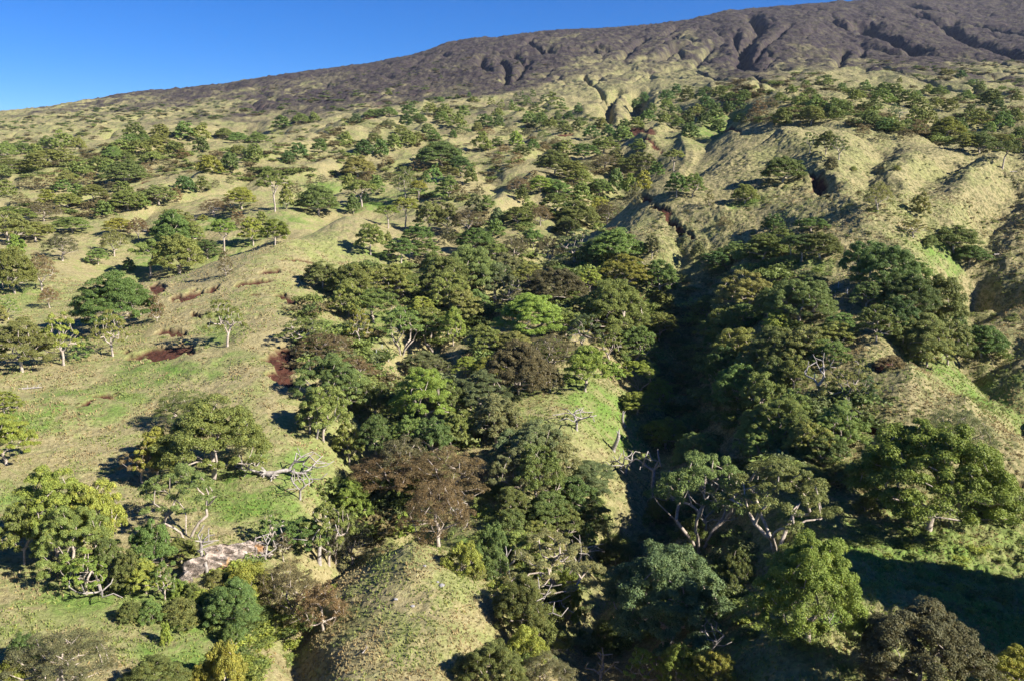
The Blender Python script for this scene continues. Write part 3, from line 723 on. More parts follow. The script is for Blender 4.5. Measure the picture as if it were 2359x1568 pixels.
# ------------------------------------------------------------------ every tree: x, top, foot, width (thirds of a picture pixel inside one of nine tiles), look, colour, own label
DATA = """
@1 in the topmost left belt|trees of the upper left belt
330 950 1035 150 H g;440 930 1040 150 K g;540 950 1035 120 H g;40 990 1085 150 H g;150 985 1065 150 H g;940 870 965 170 K d;900 930 990 140 H g;990 930 990 120 H g;1110 880 955 140 K g
1280 870 970 170 K g;1390 890 975 150 K g;1100 935 995 140 H g;1550 890 950 130 H g;1650 920 985 150 H g;1780 920 990 150 H g;1950 820 895 150 K g;2080 790 855 150 H g;2170 790 845 100 H g
@1 in the second far left belt|trees of the second left belt
250 1020 1110 150 K g;330 1035 1125 200 K g;430 1050 1130 160 K g;90 1100 1200 200 K g;240 1095 1175 200 K g;30 1160 1235 150 K o;840 990 1065 200 K g;960 990 1065 170 K g;1080 985 1075 180 K g
1210 1000 1075 160 K g;1390 970 1050 140 D d;780 1020 1100 140 H g;860 1050 1120 140 H g;1060 1055 1115 150 H g;680 1110 1180 140 K g
@1 in the third left belt|trees of the third left belt
560 1140 1240 180 K g;760 1130 1220 150 K g;870 1120 1275 270 D o big olive tree standing tallest in the third belt on the left slope;1450 1100 1200 170 D y;1590 1080 1185 140 D d;1760 1020 1120 130 K g;1650 1010 1075 120 H g
2060 1010 1095 140 K d;2210 980 1055 120 K d;470 1180 1255 140 H o;340 1220 1315 180 S b;200 1240 1310 150 S b;640 1210 1290 140 S b;1160 1120 1180 120 S b;1010 1140 1210 110 S b;1850 1160 1200 80 H g;2010 1090 1140 80 S b
1990 1060 1130 100 D d;1500 1050 1100 110 S b;1420 1080 1130 100 S b;1250 1040 1100 120 S b
@1 in the fourth far left belt|trees of the fourth left belt
40 1270 1370 150 K g;330 1330 1410 150 K y;650 1280 1390 200 K g;850 1270 1340 130 K g;880 1320 1455 220 D g;1100 1280 1415 230 K o;1220 1310 1405 120 S b;1280 1240 1335 150 D d;1400 1240 1325 120 K o;470 1340 1450 200 K g
300 1400 1530 230 S b;120 1430 1545 230 K g;500 1500 1610 250 K g;720 1410 1505 160 K g;620 1450 1515 120 S b;820 1510 1625 190 K y;150 1350 1430 150 S b;540 1290 1370 130 K g;430 1260 1330 130 K g;1490 1250 1300 60 S b
60 1530 1640 200 K g;240 1540 1640 200 K o;960 1360 1450 140 K g;780 1270 1330 110 S b
@1 on the pale left slope|trees on the pale left slope
1900 1190 1465 210 U g tall green tree in two tiers on the pale grass slope;1980 1300 1445 100 K g small tree touching the tall two-tiered tree;2040 1270 1350 100 S b;1670 1300 1445 210 K y spreading yellow-green tree left of the tall two-tiered tree
1480 1380 1500 170 S b brown half-bare tree left of the spreading yellow-green tree;1570 1380 1470 90 S b;2200 1290 1485 270 D d round dark tree with a short trunk above the spur crest;1220 1450 1620 260 K o wide olive crown beside the pale slope's lower left edge;1640 1470 1570 120 S b;1810 1480 1560 100 K g
2220 1220 1270 90 S b;2140 1240 1290 50 S b;1590 1230 1270 70 S b;1400 1490 1520 80 H g
@2 on the pale upper meadow|small trees of the upper meadow
1210 650 705 40 U d;1255 645 705 50 U d;1330 635 690 44 U d;1180 680 760 40 U g;1040 690 745 70 U g;1110 700 755 60 U g;1200 730 790 80 U g;1340 730 790 90 U d;1400 670 725 50 U d;1465 665 765 90 U g;1500 780 835 60 H d;1580 785 840 80 K d
1090 760 805 80 H g;890 645 672 44 H d;805 660 685 40 H d;335 630 658 60 H d;920 680 710 90 H g;690 680 705 60 H g;1290 680 740 60 U g;1530 690 750 60 U d;1640 730 790 60 K d
@2 in the belt under the upper meadow|trees in the belt under the upper meadow
470 730 805 110 K d;330 745 805 130 H g;230 760 815 130 H g;620 730 795 110 K g;720 735 795 130 K g;850 750 815 100 K g;540 790 850 120 H g;450 800 880 110 K d;700 790 850 130 K g;800 810 895 130 K g;1000 810 885 130 K d;1090 810 885 90 K d
1300 790 855 110 K g;1380 800 875 120 K g;1450 830 895 110 K g;1640 835 915 90 K d;1550 860 925 110 K g;1800 830 890 90 K g;110 800 850 110 H m;330 830 880 120 H m;600 870 920 110 H o;950 860 910 90 H o
@2 on the broken middle slopes|trees on the broken middle slopes
40 930 1005 110 K g;160 990 1080 160 D d;280 990 1085 120 D g;240 940 1005 110 K d;370 950 1040 130 K g;460 930 1015 160 K g;530 930 995 100 K g;780 910 955 60 D g;980 940 1045 140 K g;1080 960 1015 90 K g;1210 930 1010 90 D y bright round tree on the broken slopes above the central wood
1330 980 1040 110 K g;1260 1020 1075 130 K d;1220 1070 1150 110 S b;120 1090 1225 210 D o round olive tree standing alone on the pale saddle;700 990 1160 300 D o huge dark olive dome above the small bright umbrella tree;830 1090 1230 160 K d;610 1040 1125 150 D g
640 920 980 120 K g;900 1180 1280 110 K d;1080 1080 1130 100 S b;330 1090 1140 100 S b;840 880 930 130 S o;1010 890 930 110 S b;1150 890 940 120 S b;1290 900 950 120 S b;1400 910 960 110 S o;1490 960 1010 110 S b;1130 1010 1060 100 S b;1400 1010 1060 100 S b
1500 1000 1050 100 K g;420 880 930 100 K g;530 1120 1190 110 S b;640 1000 1050 110 K g;250 890 930 80 S b
@2 on the green flat|trees of the green flat above the spur
450 1160 1375 150 S o tall olive tree with a bare pale trunk left of the umbrella tree;540 1250 1390 130 U Y small bright umbrella tree with a pale trunk on the green flat;740 1150 1250 180 K o;660 1170 1315 120 U g;750 1220 1370 150 K g;590 1200 1270 70 K g;60 1230 1345 110 K g
150 1250 1430 210 U g leaning umbrella tree with dark pads right of the round dark tree;90 1370 1475 90 D d small round dark tree in front of the leaning umbrella tree;160 1340 1405 80 K d;250 1240 1350 120 K g;450 1370 1580 180 U y;330 1420 1580 160 U y;610 1400 1610 200 K o;740 1410 1620 200 K o;880 1450 1610 200 S b
200 1190 1260 120 S b;330 1200 1260 100 S b;820 1290 1380 110 S b;960 1290 1370 90 S b
@2 in the wood at the gully head|trees of the central gully head
1480 1050 1205 230 D d;1600 1120 1260 220 K g;1690 1000 1110 200 K g;1560 990 1075 130 K g;1820 950 1065 200 K g;1950 900 985 150 K g;2080 1060 1205 200 K d;1950 1100 1225 180 K g;1820 1070 1180 200 S b;1650 1170 1305 200 K g;1380 1220 1330 170 K y;1500 1250 1375 200 K g
1230 1230 1355 150 S b;1330 1200 1290 140 S b;1660 1290 1400 160 D g;1790 1240 1375 170 K g;2090 1210 1330 130 K y;2000 1230 1350 130 K y;2020 1300 1435 120 S b;1900 1200 1340 120 D d;1480 1340 1480 200 K g;1380 1420 1560 160 S b;1300 1400 1500 140 K g;1220 1430 1565 180 K g
930 1370 1480 140 K m;1010 1370 1450 120 K g;1640 1400 1575 260 D d;1790 1370 1500 160 K y;1840 1400 1550 190 S b brown tree with a white stem at the foot of the light knoll;2300 1040 1185 150 U g;2320 1200 1365 150 K g;1560 1430 1540 140 K o;1730 890 960 120 K d;1850 880 950 120 K d
1700 1130 1200 130 S b;1260 1300 1400 110 K o;1080 1460 1560 110 K m;2180 1140 1230 110 K g;1900 1050 1120 120 K o;2060 980 1050 130 K g
@2 beside the big black upper gully|trees beside the big black gully
2040 700 770 100 K d;2100 660 730 80 K d;2250 640 700 110 K d;2320 600 660 90 K d;2250 700 765 120 K g;2150 730 790 90 K d;2120 780 850 130 K g;2230 790 860 130 K g;2040 830 900 140 K g;2310 740 800 100 K d;1960 840 900 100 K d;2330 830 890 110 K g
@3 left of the high green hollow|trees left of the high green hollow
40 620 700 120 K d;140 640 705 100 K d;260 620 685 140 K g;180 690 765 120 K d;100 740 805 110 K g;240 740 820 120 K d;330 720 795 100 K d;400 690 785 90 U g;50 790 865 120 K d;160 790 875 120 K d;60 870 955 130 D d;430 640 700 110 K g;540 700 800 120 S b;620 690 760 100 S b
500 760 830 120 S b;260 840 900 100 K d;410 800 860 90 K g;340 650 700 90 K g
@3 scattered below the dark mountainside|trees scattered below the mountainside
760 600 648 80 K g;860 565 602 70 K g;1010 550 592 80 H g;1110 585 622 70 H g;1270 570 622 80 K g;1510 545 577 44 K g;1400 590 660 140 K g;1480 600 672 120 K g;950 560 590 70 H g;1340 640 690 110 K g;1700 600 655 110 H g;1780 600 662 120 H g;1230 640 690 100 K g;680 650 690 90 K g
1930 500 540 80 H d;1830 485 520 100 H o;2060 580 640 110 H o;1620 640 690 90 K g;1190 620 670 80 K d;890 620 670 100 K g;2010 560 600 90 H o
@3 in the upper right wood|trees of the upper right wood
700 770 870 150 D g;900 740 860 170 D g;820 670 745 130 K g;930 680 765 130 K g;1050 700 795 150 K g;1150 730 800 110 K g;1060 760 835 110 K g;1390 640 725 160 K g;1560 650 735 170 K g;1650 690 755 150 K g;1970 640 695 110 K g;2140 640 725 160 D d;1300 790 870 130 K d
1400 840 915 130 K d;1490 860 920 120 K g;1620 760 870 140 K g;1700 770 880 150 K g;1830 820 955 200 D y;1920 840 930 130 K g;2050 780 880 160 K g;2220 800 900 150 K g;1640 850 940 140 S b;1950 930 1040 180 K g;2060 920 1055 200 D o;2190 930 1035 180 K g;2180 710 780 120 K d
1250 720 790 110 K d;1320 700 760 110 K d;1200 640 700 90 K g;1860 700 770 130 K g;1760 690 750 110 K g;2000 740 810 120 K d;2320 650 710 80 K g;2310 770 850 100 K g;1470 740 830 110 S m;1540 900 970 110 S b;2290 990 1070 120 K d;1250 880 950 110 S b;1380 920 980 100 S b
1180 820 880 100 S b;2130 860 920 110 K g;2330 900 980 110 K g;1480 660 730 100 K d;1760 930 990 120 K g
@3 on the dry right spur|trees on the dry right spur
890 920 1060 110 O g leftmost of three open trees on the dry spur crest;1000 915 1070 130 K d middle one of three open trees on the dry spur crest;1090 950 1105 120 O d rightmost of three open trees on the dry spur crest;700 1090 1265 270 D d big round dark tree alone on the dry right spur;440 1280 1405 160 D g round low tree in the green patch under the big dark one
195 1310 1425 60 S o narrow dark sapling left of the round low tree;1360 1265 1465 170 S o thin brown-green tree with a pale stem right of the red gash;80 1205 1365 150 K g;1650 1360 1490 130 K o;2220 980 1165 180 U d dark flat-topped tree on a tall pale trunk near the right edge;1040 1100 1165 110 H b
1190 1155 1180 60 H g;1490 1155 1180 80 H g;900 1500 1600 220 K g;640 1500 1600 160 K d;300 1510 1570 110 S b
@4 on the left grass slopes|trees on the left grass slopes
60 -100 120 260 K o;250 -30 100 220 K g;100 150 460 240 D g thick green tree at the left edge beside a brown one;290 190 440 180 S b brown tree touching the thick green tree at the left edge;110 80 200 140 K y;430 50 235 180 S b brown tree with a forked white trunk at left
790 20 205 170 S o olive-brown tree above a small two-part tree;680 150 262 130 K g small two-part tree casting a dark shadow;960 -60 90 130 S b;1340 -30 120 150 K g;1200 -100 140 260 D g;1040 90 345 200 U g pale-trunked tree at the left of the hollow behind the spur
1240 60 330 300 D g big bushy tree sunk in the hollow behind the spur crest;1430 90 225 170 K d;890 230 300 70 D d;1550 -50 175 200 U y tall forked pale tree rising behind the spur crest;1750 -60 130 160 K y;1900 -50 125 200 K Y brightest low-branched tree on the spur crest
1560 160 342 90 S b lone thin brown sapling on the spur crest;345 415 562 120 S b small leafless-looking grey shrub tree alone on the grass;800 330 720 440 D g very large green dome tree on the left slope;60 480 640 130 O g;440 590 955 250 O y open pale-limbed tree left of the dome's shadow
780 570 890 210 O g slim tree on a white trunk under the very large dome;1085 480 655 95 S b small brown tree at the right foot of the very large dome;570 790 930 120 O g;150 640 1000 380 K o broad olive tree at the left edge with reddish limbs;1570 500 825 220 O g lone open tree with dark pads and forked white trunk on the pale spur
20 180 430 120 K g;20 560 660 60 K o
@4 at the spur's right rim|trees at the right rim of the spur
2230 240 425 230 K o flat olive tree at the right rim of the spur;2110 610 815 280 O o flat grey-olive tree leaning over the eroded bank;2240 730 935 300 S b;2230 1100 1480 270 K g;2290 880 1250 330 K o;2140 1180 1420 150 O g tree with a curved white trunk above the green bank
@4 on the near left grass slope|trees on the near left slope
1280 1130 1400 330 S o brown-topped crown behind the big green tree on a white trunk;1470 1190 1740 560 D g big green tree with a thick white trunk on the near left slope;1090 1390 1760 220 K y small bright tree with pinkish stems left of the big green tree;40 1290 1640 340 K Y bright yellow-green crown cut by the left edge
30 1130 1290 180 K y
@5 at the top of the central wood|trees at the top of the central wood
210 -20 197 200 K g lone tree with a forked pale trunk on the green crest;420 80 250 190 K g;600 90 220 180 K g;540 -20 140 200 K g;740 20 135 140 S b;930 10 160 230 D g;1200 60 240 180 S b;1440 60 275 170 S b brownish tree with a straight white trunk below the dark hollow
1620 20 250 230 O m;1900 20 230 340 D g broad green tree at the foot of the scrubby knoll;1330 10 150 150 K g;330 50 130 60 H g;2150 60 220 120 K m;1560 -60 60 180 D d;1070 -30 80 150 K g;1750 100 240 160 K g;1070 100 230 160 K g
@5 in the upper central wood|trees in the upper central wood
90 260 520 260 K g;330 260 500 300 K g;60 370 620 200 D g;230 430 660 260 K g;430 300 500 240 K g;130 480 820 140 O y slim yellow-green tree with a bent white trunk at the wood's left edge;420 550 880 250 M g green tree with several pale stems beside the small fence
620 560 780 300 K g;650 600 880 180 M g pale-stemmed tree leaning right of the small fence;720 210 500 280 D d;900 130 470 320 D o;1060 250 530 250 K m;830 430 680 260 K o;760 320 620 230 K g;1180 330 580 200 O m;1480 290 540 330 D b widest reddish-brown crown in the upper central wood
1300 240 420 200 K g;1720 290 450 180 K y;1970 200 430 330 K y;1880 370 760 380 D g tall broad green tree left of the black ravine;2200 230 470 220 K g;2230 460 570 140 K g;2040 690 950 250 K g;2200 590 780 200 K g;1340 470 770 380 D y broad dome with a sunlit yellow-green top in the upper central wood
1560 560 780 200 K g;1000 680 890 230 K g;1200 720 890 250 K o;780 560 820 150 K y;950 440 640 160 K o;1850 700 950 200 O g tree with a dark forked trunk and curved branch by the black ravine;1150 180 380 200 K m;640 180 380 160 K g;560 480 640 150 K y;1650 480 640 200 K g
@5 in the lower central wood|trees in the lower central wood
1240 800 1180 370 D b largest dark brown crown in the middle of the wood;1450 740 990 330 S b;1670 600 850 200 O m;1690 820 1135 270 K y yellow-green flat tree with a short dark trunk above the open glade;2060 920 1125 230 M Y golden-green tree with many grey stems on the ravine edge;1880 950 1060 120 K Y
2200 1040 1230 160 K Y;2050 1130 1290 220 K y;600 850 990 260 K m;670 900 1030 180 S m;100 890 1080 230 S b;80 980 1250 290 K o;590 970 1370 380 K Y brightest clumpy tree in the middle of the central wood;870 890 1030 140 K Y;1030 885 1030 170 K Y;980 1000 1280 400 K m;1070 1160 1500 300 K m
800 1270 1520 210 K g;60 1350 1640 190 K g;430 1440 1800 300 S b;270 1080 1400 240 K d;770 1080 1340 200 K d;1340 1340 1740 400 K m;1190 1400 1700 250 K m;2250 1310 1530 260 K Y yellow tree standing at the lip of the black ravine;640 1310 1600 250 K d;1450 960 1130 150 K b;1150 1280 1500 180 K m
250 1300 1600 200 K d;480 1290 1500 180 K g
@6 along the shaded right spur|trees along the shaded right spur
380 100 230 220 K d;570 50 240 250 K g;760 60 222 150 U d;830 50 238 200 U d twin-trunked dark tree on the small green lawn;960 40 215 280 D d dark spreading tree at the right of the small green lawn;240 170 300 160 K d;120 120 210 130 K m;690 0 120 150 K g
@6 in the thick right grove|trees of the thick right grove
1230 100 400 220 K d tree with dark separate pads at the top of the right grove;1400 130 470 330 D d;1550 330 640 340 D d;1760 340 680 300 D o;1350 540 790 220 K g;1650 600 900 400 D o;1840 640 950 250 K o;1500 480 760 230 K d;1280 380 560 180 K d;1600 220 420 200 K g;1830 520 760 180 K o;1700 720 960 250 K g
@6 in the long right-centre grove|trees of the long right-centre grove
450 310 600 330 K o;170 480 640 170 K g;430 530 720 200 K g;820 360 660 350 D o;290 560 840 270 K g;660 570 760 160 K y;640 690 1000 350 D o;400 700 1020 320 K g;840 680 960 300 K o;1100 590 730 190 K g;1060 650 820 230 K g;1030 780 980 220 K g;1110 900 1270 250 O o
400 950 1280 300 K g;560 1000 1320 290 K g;770 1110 1370 220 K g;690 1180 1520 380 D g;550 1320 1640 320 K g;1080 1210 1540 320 K g;880 1340 1600 260 K g;1250 1010 1250 180 O m;300 830 1180 220 K d;620 900 1180 200 K d;780 880 1130 180 K g;240 680 900 160 K d;1000 1430 1650 240 K d
600 420 660 170 K d
@6 by the narrow far right gully|plants by the far right gully
2070 680 890 270 D g lone round bush-tree in the bed of the narrow right gully;1880 -10 175 300 K d;1990 130 245 200 D d;1600 -50 70 170 O o;1450 880 965 160 H b;2160 800 900 170 H g;1720 60 140 120 H o
@6 in the lower right|big trees of the lower right
1700 1365 2080 780 D Y very large yellow-green tree with a leaning dark trunk at lower right;1900 1260 1600 400 S m sparse grey shrubby tree on the tan slope above the big yellow one;90 1420 1720 260 K o
@7 at the lower left|trees at the lower left
980 -70 200 230 O b thin pinkish-stemmed tree behind the bushy left tree;400 110 700 480 K y big clumpy green tree with dark left side at lower left;170 330 760 260 K g;660 200 720 320 K y;500 380 860 400 K g;600 640 965 300 O y low crown over leaning white branches at lower left;1060 380 860 250 K g
1290 70 575 470 M o fan-stemmed tree with many white stems above the white outcrop;1250 580 740 210 K g;1010 730 960 230 K y;900 560 960 180 D d;1140 700 1010 160 O g;750 520 900 200 K d
2270 180 760 270 O g tree on a twisted white trunk beside the dark gully;2110 440 660 230 K g;1960 550 740 120 O b;2010 760 1160 400 S b big russet crown over the dark gully mouth;2230 900 1220 300 S b;2320 430 760 170 S b;1620 880 1180 350 D d;1890 380 640 180 O g
@7 along the bottom left edge|plants along the bottom left
430 1250 1660 640 S b big grey-brown half-bare crown at the bottom left;60 1430 1660 220 K Y;180 1240 1440 200 D d;1080 1400 1660 360 D d almost black crown at the bottom edge left of the gully;1560 1320 1640 260 H y;1780 1490 1620 120 O g
900 1010 1150 130 D d;1040 1000 1150 160 H g;1240 1020 1140 300 H o;1690 760 950 280 H Y bright leafy bush right below the white outcrop;1330 880 1000 130 H g;1500 800 900 140 H o;1240 860 970 120 H y;1380 930 1010 130 H y;1250 910 990 110 H y;1150 1170 1310 80 H y;1600 1180 1330 140 H g;1400 1440 1600 160 H y
@8 around the foreground knoll|plants around the foreground knoll
90 180 500 240 K y;290 460 570 130 O g;440 430 570 110 K y;80 440 760 230 S b russet tree with pale trunk at the knoll's upper left;420 -20 270 560 S b wide russet crown with a short white trunk above the knoll;750 -40 280 500 S b;680 200 640 440 S b olive-brown crown hanging over the green strip above the knoll
1220 -40 300 320 K m;1650 50 280 390 K m;1240 530 720 260 K g;1480 -150 200 300 K m;1600 150 430 260 K d;1350 -60 340 300 K g;1500 330 570 240 K d;1720 300 520 220 K d;860 610 810 220 H y;1050 490 720 170 H o;1060 640 840 200 H o;940 740 850 130 H g;1180 230 430 220 K d;1430 260 520 260 K d;1180 380 560 200 H d;1350 460 640 220 K g
@8 in the dark valley|trees of the dark valley
1450 560 1010 660 O m large half-dead tree with white twisting limbs right of the knoll;1560 830 1130 240 H y;1250 860 1230 350 D d;2225 270 450 175 D g small round bright tree isolated against the black shade;2240 660 1300 720 D m big grey-green crown in the middle of the dark valley;1400 1050 1330 300 H d;1280 1200 1420 250 H y
1060 1320 1660 400 D d;1430 1400 1680 340 S b;2090 1350 1640 250 O y;2330 1290 1640 210 K y;1680 480 700 160 K d;1850 1150 1330 180 H d;1900 560 760 180 D d
@9 in the bottom right part|trees of the bottom right
130 0 660 520 M o large tree with a comb of white limbs in the shade;660 60 660 640 M o wide tree of separate golden-green tufts and red twigs;80 420 660 160 K g;880 600 1290 620 D Y round bright yellow-green tree standing in the dark valley floor;1620 1080 1680 740 D b large domed brown-grey crown at the bottom right
2300 1330 1640 300 K Y;230 1370 1640 240 K y;1280 280 410 120 H g;2300 250 470 220 K o;2080 260 400 180 H g;2200 330 460 160 H y;380 640 900 200 D d;1060 30 170 260 H d;800 60 200 300 K d;1270 30 160 240 H d
"""
ORD = ['', 'second', 'third', 'fourth', 'fifth', 'sixth', 'seventh', 'eighth', 'ninth', 'tenth', 'eleventh', 'twelfth', 'thirteenth', 'fourteenth', 'fifteenth', 'sixteenth', 'seventeenth', 'eighteenth', 'nineteenth', 'twentieth'] + ['twenty-' + q for q in ('first', 'second', 'third', 'fourth', 'fifth', 'sixth', 'seventh', 'eighth', 'ninth')]
KWD = {'K': 'clumpy tree', 'D': 'rounded dense tree', 'O': 'open-crowned tree', 'S': 'thin-leaved tree', 'U': 'umbrella-topped tree', 'H': 'low bush', 'M': 'many-stemmed tree'}
TREES = []; zone = grp = None; ox = oy = 0
for line in DATA.strip().split('\n'):
    if line[0] == '@':
        t = int(line[1]); zone, grp = line[2:].strip().split('|'); ox, oy = (t - 1) % 3 * 784, (t - 1) // 3 * 522.7
        continue
    for it in line.split(';'):
        f = it.split(' ', 6)
        x, yt, yb, w_ = map(float, f[:4])
        TREES.append([ox + x / 3, oy + yt / 3, oy + yb / 3, w_ / 3, f[4], f[5], f[6] if len(f) > 6 else None, grp, zone])
big = sorted([t for t in TREES if t[4] != 'H'], key=lambda t: -(t[3] * (t[2] - t[1]) + (1e6 if t[6] else 0)))
big = {id(t) for t in big[:298]}
for t in TREES: t.append(t[4] != 'H' and id(t) not in big or (t[4] == 'H' and t[3] < 38))
fam = {}
for t in TREES:
    if t[9]: continue
    if t[6] is None: fam.setdefault((t[8], CW[t[5]], KWD[t[4]]), []).append(t)
for (z_, c_, k_), L in fam.items():
    L.sort(key=lambda t: t[0]); n_ = len(L)
    for i, t in enumerate(L):
        if n_ == 1: t[6] = f'{c_} {k_} {z_}'
        elif i == n_ - 1: t[6] = f'rightmost {c_} {k_} {z_}'
        elif i == 0: t[6] = f'leftmost {c_} {k_} {z_}'
        else: t[6] = f'{ORD[i]} {c_} {k_} from the left {z_}'
print(len(TREES), 'trees')
for px, yt, yb, w_, k, c_, lab, grp, zone, mass in TREES:
    cat = 'bush' if k == 'H' else 'tree'
    nm = 'bush' if k == 'H' else 'tree'
    wf = 1.15 if (600 < yb < 1300 and px > 680) else (1.1 if yb > 600 else (.88 if mass else 1.0))
    place_tree(px, yt, yb, w_ * wf, k, c_, lab, grp, cat, nm, mass=mass)
print('placed', len(PLACED), round(time.time() - T_START, 1))
PW = sorted([(round(p[4], 1), round(p[5], 1), round(p[3]), p[6][:50]) for p in PLACED])
print(PW[:8]); print(PW[-12:])

# ------------------------------------------------------------------ what nobody could count: scrub, undergrowth, grass
rs = np.random.RandomState(11)
def fastcast(px, py, ymin=60.0):
    c = cast(px, py, ymin); return c
def inpoly(x, y, P_):
    r = False; j = len(P_) - 1
    for i in range(len(P_)):
        if (P_[i][1] > y) != (P_[j][1] > y) and x < (P_[j][0] - P_[i][0]) * (y - P_[i][1]) / (P_[j][1] - P_[i][1]) + P_[i][0]: r = not r
        j = i
    return r
BP = []
for v in range(6):
    r2 = np.random.RandomState(500 + v); n_ = 16
    cc = r2.normal(size=(n_, 3)) * [.26, .26, .12]; cc[:, 2] = np.abs(cc[:, 2]) + .18
    BP.append(leaves(r2, cc, .20 + .1 * r2.rand(n_), 9, .062, .8, 4))
def scatter_bush(poly, n, wmin, wmax, cols, hf=0.7, clear=None, out=None):
    xs = [p_[0] for p_ in poly]; ys = [p_[1] for p_ in poly]; k = 0; tries = 0
    while k < n and tries < n * 30:
        tries += 1
        px, py = rs.uniform(min(xs), max(xs)), rs.uniform(min(ys), max(ys))
        if not inpoly(px, py, poly): continue
        c = cast(px, py)
        if c is None: continue
        x, y = c; z = float(zat(x, y)); w_ = rs.uniform(wmin, wmax) * (0.7 + 0.6 * rs.rand())
        if clear is not None and float(fbm(np.array([x / clear / 1.8]), np.array([y / clear / .8]), 3, 91)[0]) < 0.50: continue
        q = BP[rs.randint(6)]; a = rs.rand() * 6.28; ca_, sa_ = math.cos(a), math.sin(a)
        h_ = w_ * hf * rs.uniform(.7, 1.3)
        q = np.stack([(q[..., 0] * ca_ - q[..., 1] * sa_) * w_ + x, (q[..., 0] * sa_ + q[..., 1] * ca_) * w_ + y, q[..., 2] * h_ + z - .1], -1)
        b = COL[cols[rs.randint(len(cols))]]; j = rs.uniform(.75, 1.2)
        out.append((q, (b[0] * j, b[1] * j, b[2] * j, 1))); k += 1
# far slopes: the small trees and dry scrub between the ones that can be told apart
scatter_bush([(0,300),(300,270),(600,300),(800,300),(820,440),(600,420),(300,470),(0,560)], 380, 3.5, 8, 'gggdbbbo', .7, 60, MASS)
scatter_bush([(560,290),(900,240),(1300,230),(1400,300),(1500,330),(1500,460),(1200,520),(900,440),(640,400)], 420, 3, 7, 'ggdobbbb', .7, 45, MASS)
scatter_bush([(1500,215),(1800,170),(2100,165),(2358,180),(2358,350),(2100,330),(1900,270),(1780,280),(1560,310)], 420, 4, 9, 'ggddbbb', .7, 60, MASS)
scatter_bush([(0,275),(300,230),(600,200),(900,190),(1150,215),(1100,250),(700,260),(300,300),(0,330)], 260, 5, 11, 'ddbm', .5, 120, MASS)
scatter_bush([(1150,240),(1300,235),(1400,290),(1280,290)], 40, 4, 7, 'dg', .8, None, MASS)
scatter_bush([(0,280),(400,215),(900,160),(1150,120),(1300,160),(1100,200),(600,240),(200,290)], 220, 4, 8, 'dbm', .5, 80, MASS)
scatter_bush([(1850,215),(2358,190),(2358,140),(2000,140)], 160, 4, 8, 'dbm', .5, 60, MASS)
fo = tinted('distant_woodland', MASS, M_LEAFT)
tag(fo, 'small far trees and dry scrub spread in belts over the upper slopes', 'woodland', kind='stuff')
UG = []
scatter_bush([(1200,480),(1440,440),(1420,540),(1540,640),(1560,760),(1460,800),(1330,820),(1250,900),(1180,960),(1000,1100),(860,1240),(760,1230),(700,1020),(700,700),(860,600),(1000,560)], 560, 3, 7.5, 'ggdomb', .75, 12, UG)
scatter_bush([(1640,620),(1760,560),(1900,620),(2000,760),(1960,900),(1980,1050),(1900,1130),(1640,1080),(1560,960),(1600,760)], 300, 3, 7, 'dgmg', .75, 12, UG)
scatter_bush([(1120,1080),(1330,1150),(1500,1150),(1640,1100),(1760,1250),(1600,1568),(1180,1568),(1130,1400),(1080,1250)], 200, 1.5, 3.5, 'dmg', .7, 10, UG)
scatter_bush([(500,1300),(640,1240),(800,1200),(880,1200),(700,1460),(640,1568),(540,1568),(480,1440)], 110, 1.5, 3, 'dgyY', .7, 10, UG)
scatter_bush([(1040,1150),(1160,1120),(1230,1300),(1210,1470),(1150,1400),(1100,1250)], 70, 1.2, 2.6, 'gyo', .7, None, UG)
scatter_bush([(1950,500),(2358,450),(2358,800),(2230,760),(2240,620),(2000,540)], 90, .8, 1.8, 'obg', .6, 14, UG)
scatter_bush([(1490,640),(1610,640),(1600,1010),(1470,1010)], 130, 1.5, 5, 'dgdm', .6, None, UG)
scatter_bush([(1640,1220),(1950,1180),(2358,1280),(2358,1568),(1640,1568)], 160, .8, 2.4, 'gdyg', .6, 9, UG)
scatter_bush([(1660,330),(1800,290),(2358,365),(2358,800),(2250,600),(1950,560),(1680,560)], 420, .6, 1.7, 'obdgo', .6, 9, UG)
scatter_bush([(1480,450),(1560,450),(1670,580),(1600,600),(1450,540)], 90, .6, 1.4, 'obd', .6, None, UG)
scatter_bush([(1970,800),(2358,960),(2358,1100),(2080,1060)], 110, .4, 1.0, 'ogb', .6, 5, UG)
scatter_bush([(0,900),(700,650),(760,560),(900,520),(700,900),(500,1200),(0,1200)], 130, .3, .9, 'gob', .6, 10, UG)
uo = tinted('undergrowth', UG, M_LEAFT)
tag(uo, 'low tangled shrubs filling the ground between the trees of the gullies', 'undergrowth', kind='stuff')
print('scrub', len(MASS), len(UG), round(time.time() - T_START, 1))

# tussock grass on the near slopes
N = 120000
u_ = rs.uniform(-.68, .68, N); yy = 62 * (300 / 62) ** (rs.rand(N) ** .8); xx = u_ * yy
Lq = np.log(yy); zz = interp2(uu, LL, Z, u_, Lq); so_ = interp2(uu, LL, soil, u_, Lq); lu = interp2(uu, LL, lush, u_, Lq)
keep = (so_ < .35) & (fbm(xx / 4, yy / 4, 3, 95) + .35 * rs.rand(N) + .12 * (u_ > -.22) > .64)
xx, yy, zz, lu = xx[keep], yy[keep], zz[keep], lu[keep]; n_ = len(xx)
nb = 5
a = rs.rand(n_, nb) * 6.28; ln = (.15 + .25 * rs.rand(n_, 1)) * (.6 + .5 * rs.rand(n_, nb)) * (1 + .35 * (yy[:, None] > 150)); out_ = ln * (.35 + .5 * rs.rand(n_, nb)); wd = .030 * (1 + yy[:, None] / 110)
dx, dy = np.cos(a), np.sin(a); o3 = np.stack([xx, yy, zz - .03], 1)[:, None]
off = np.stack([dx * .08, dy * .08, 0 * dx], -1)
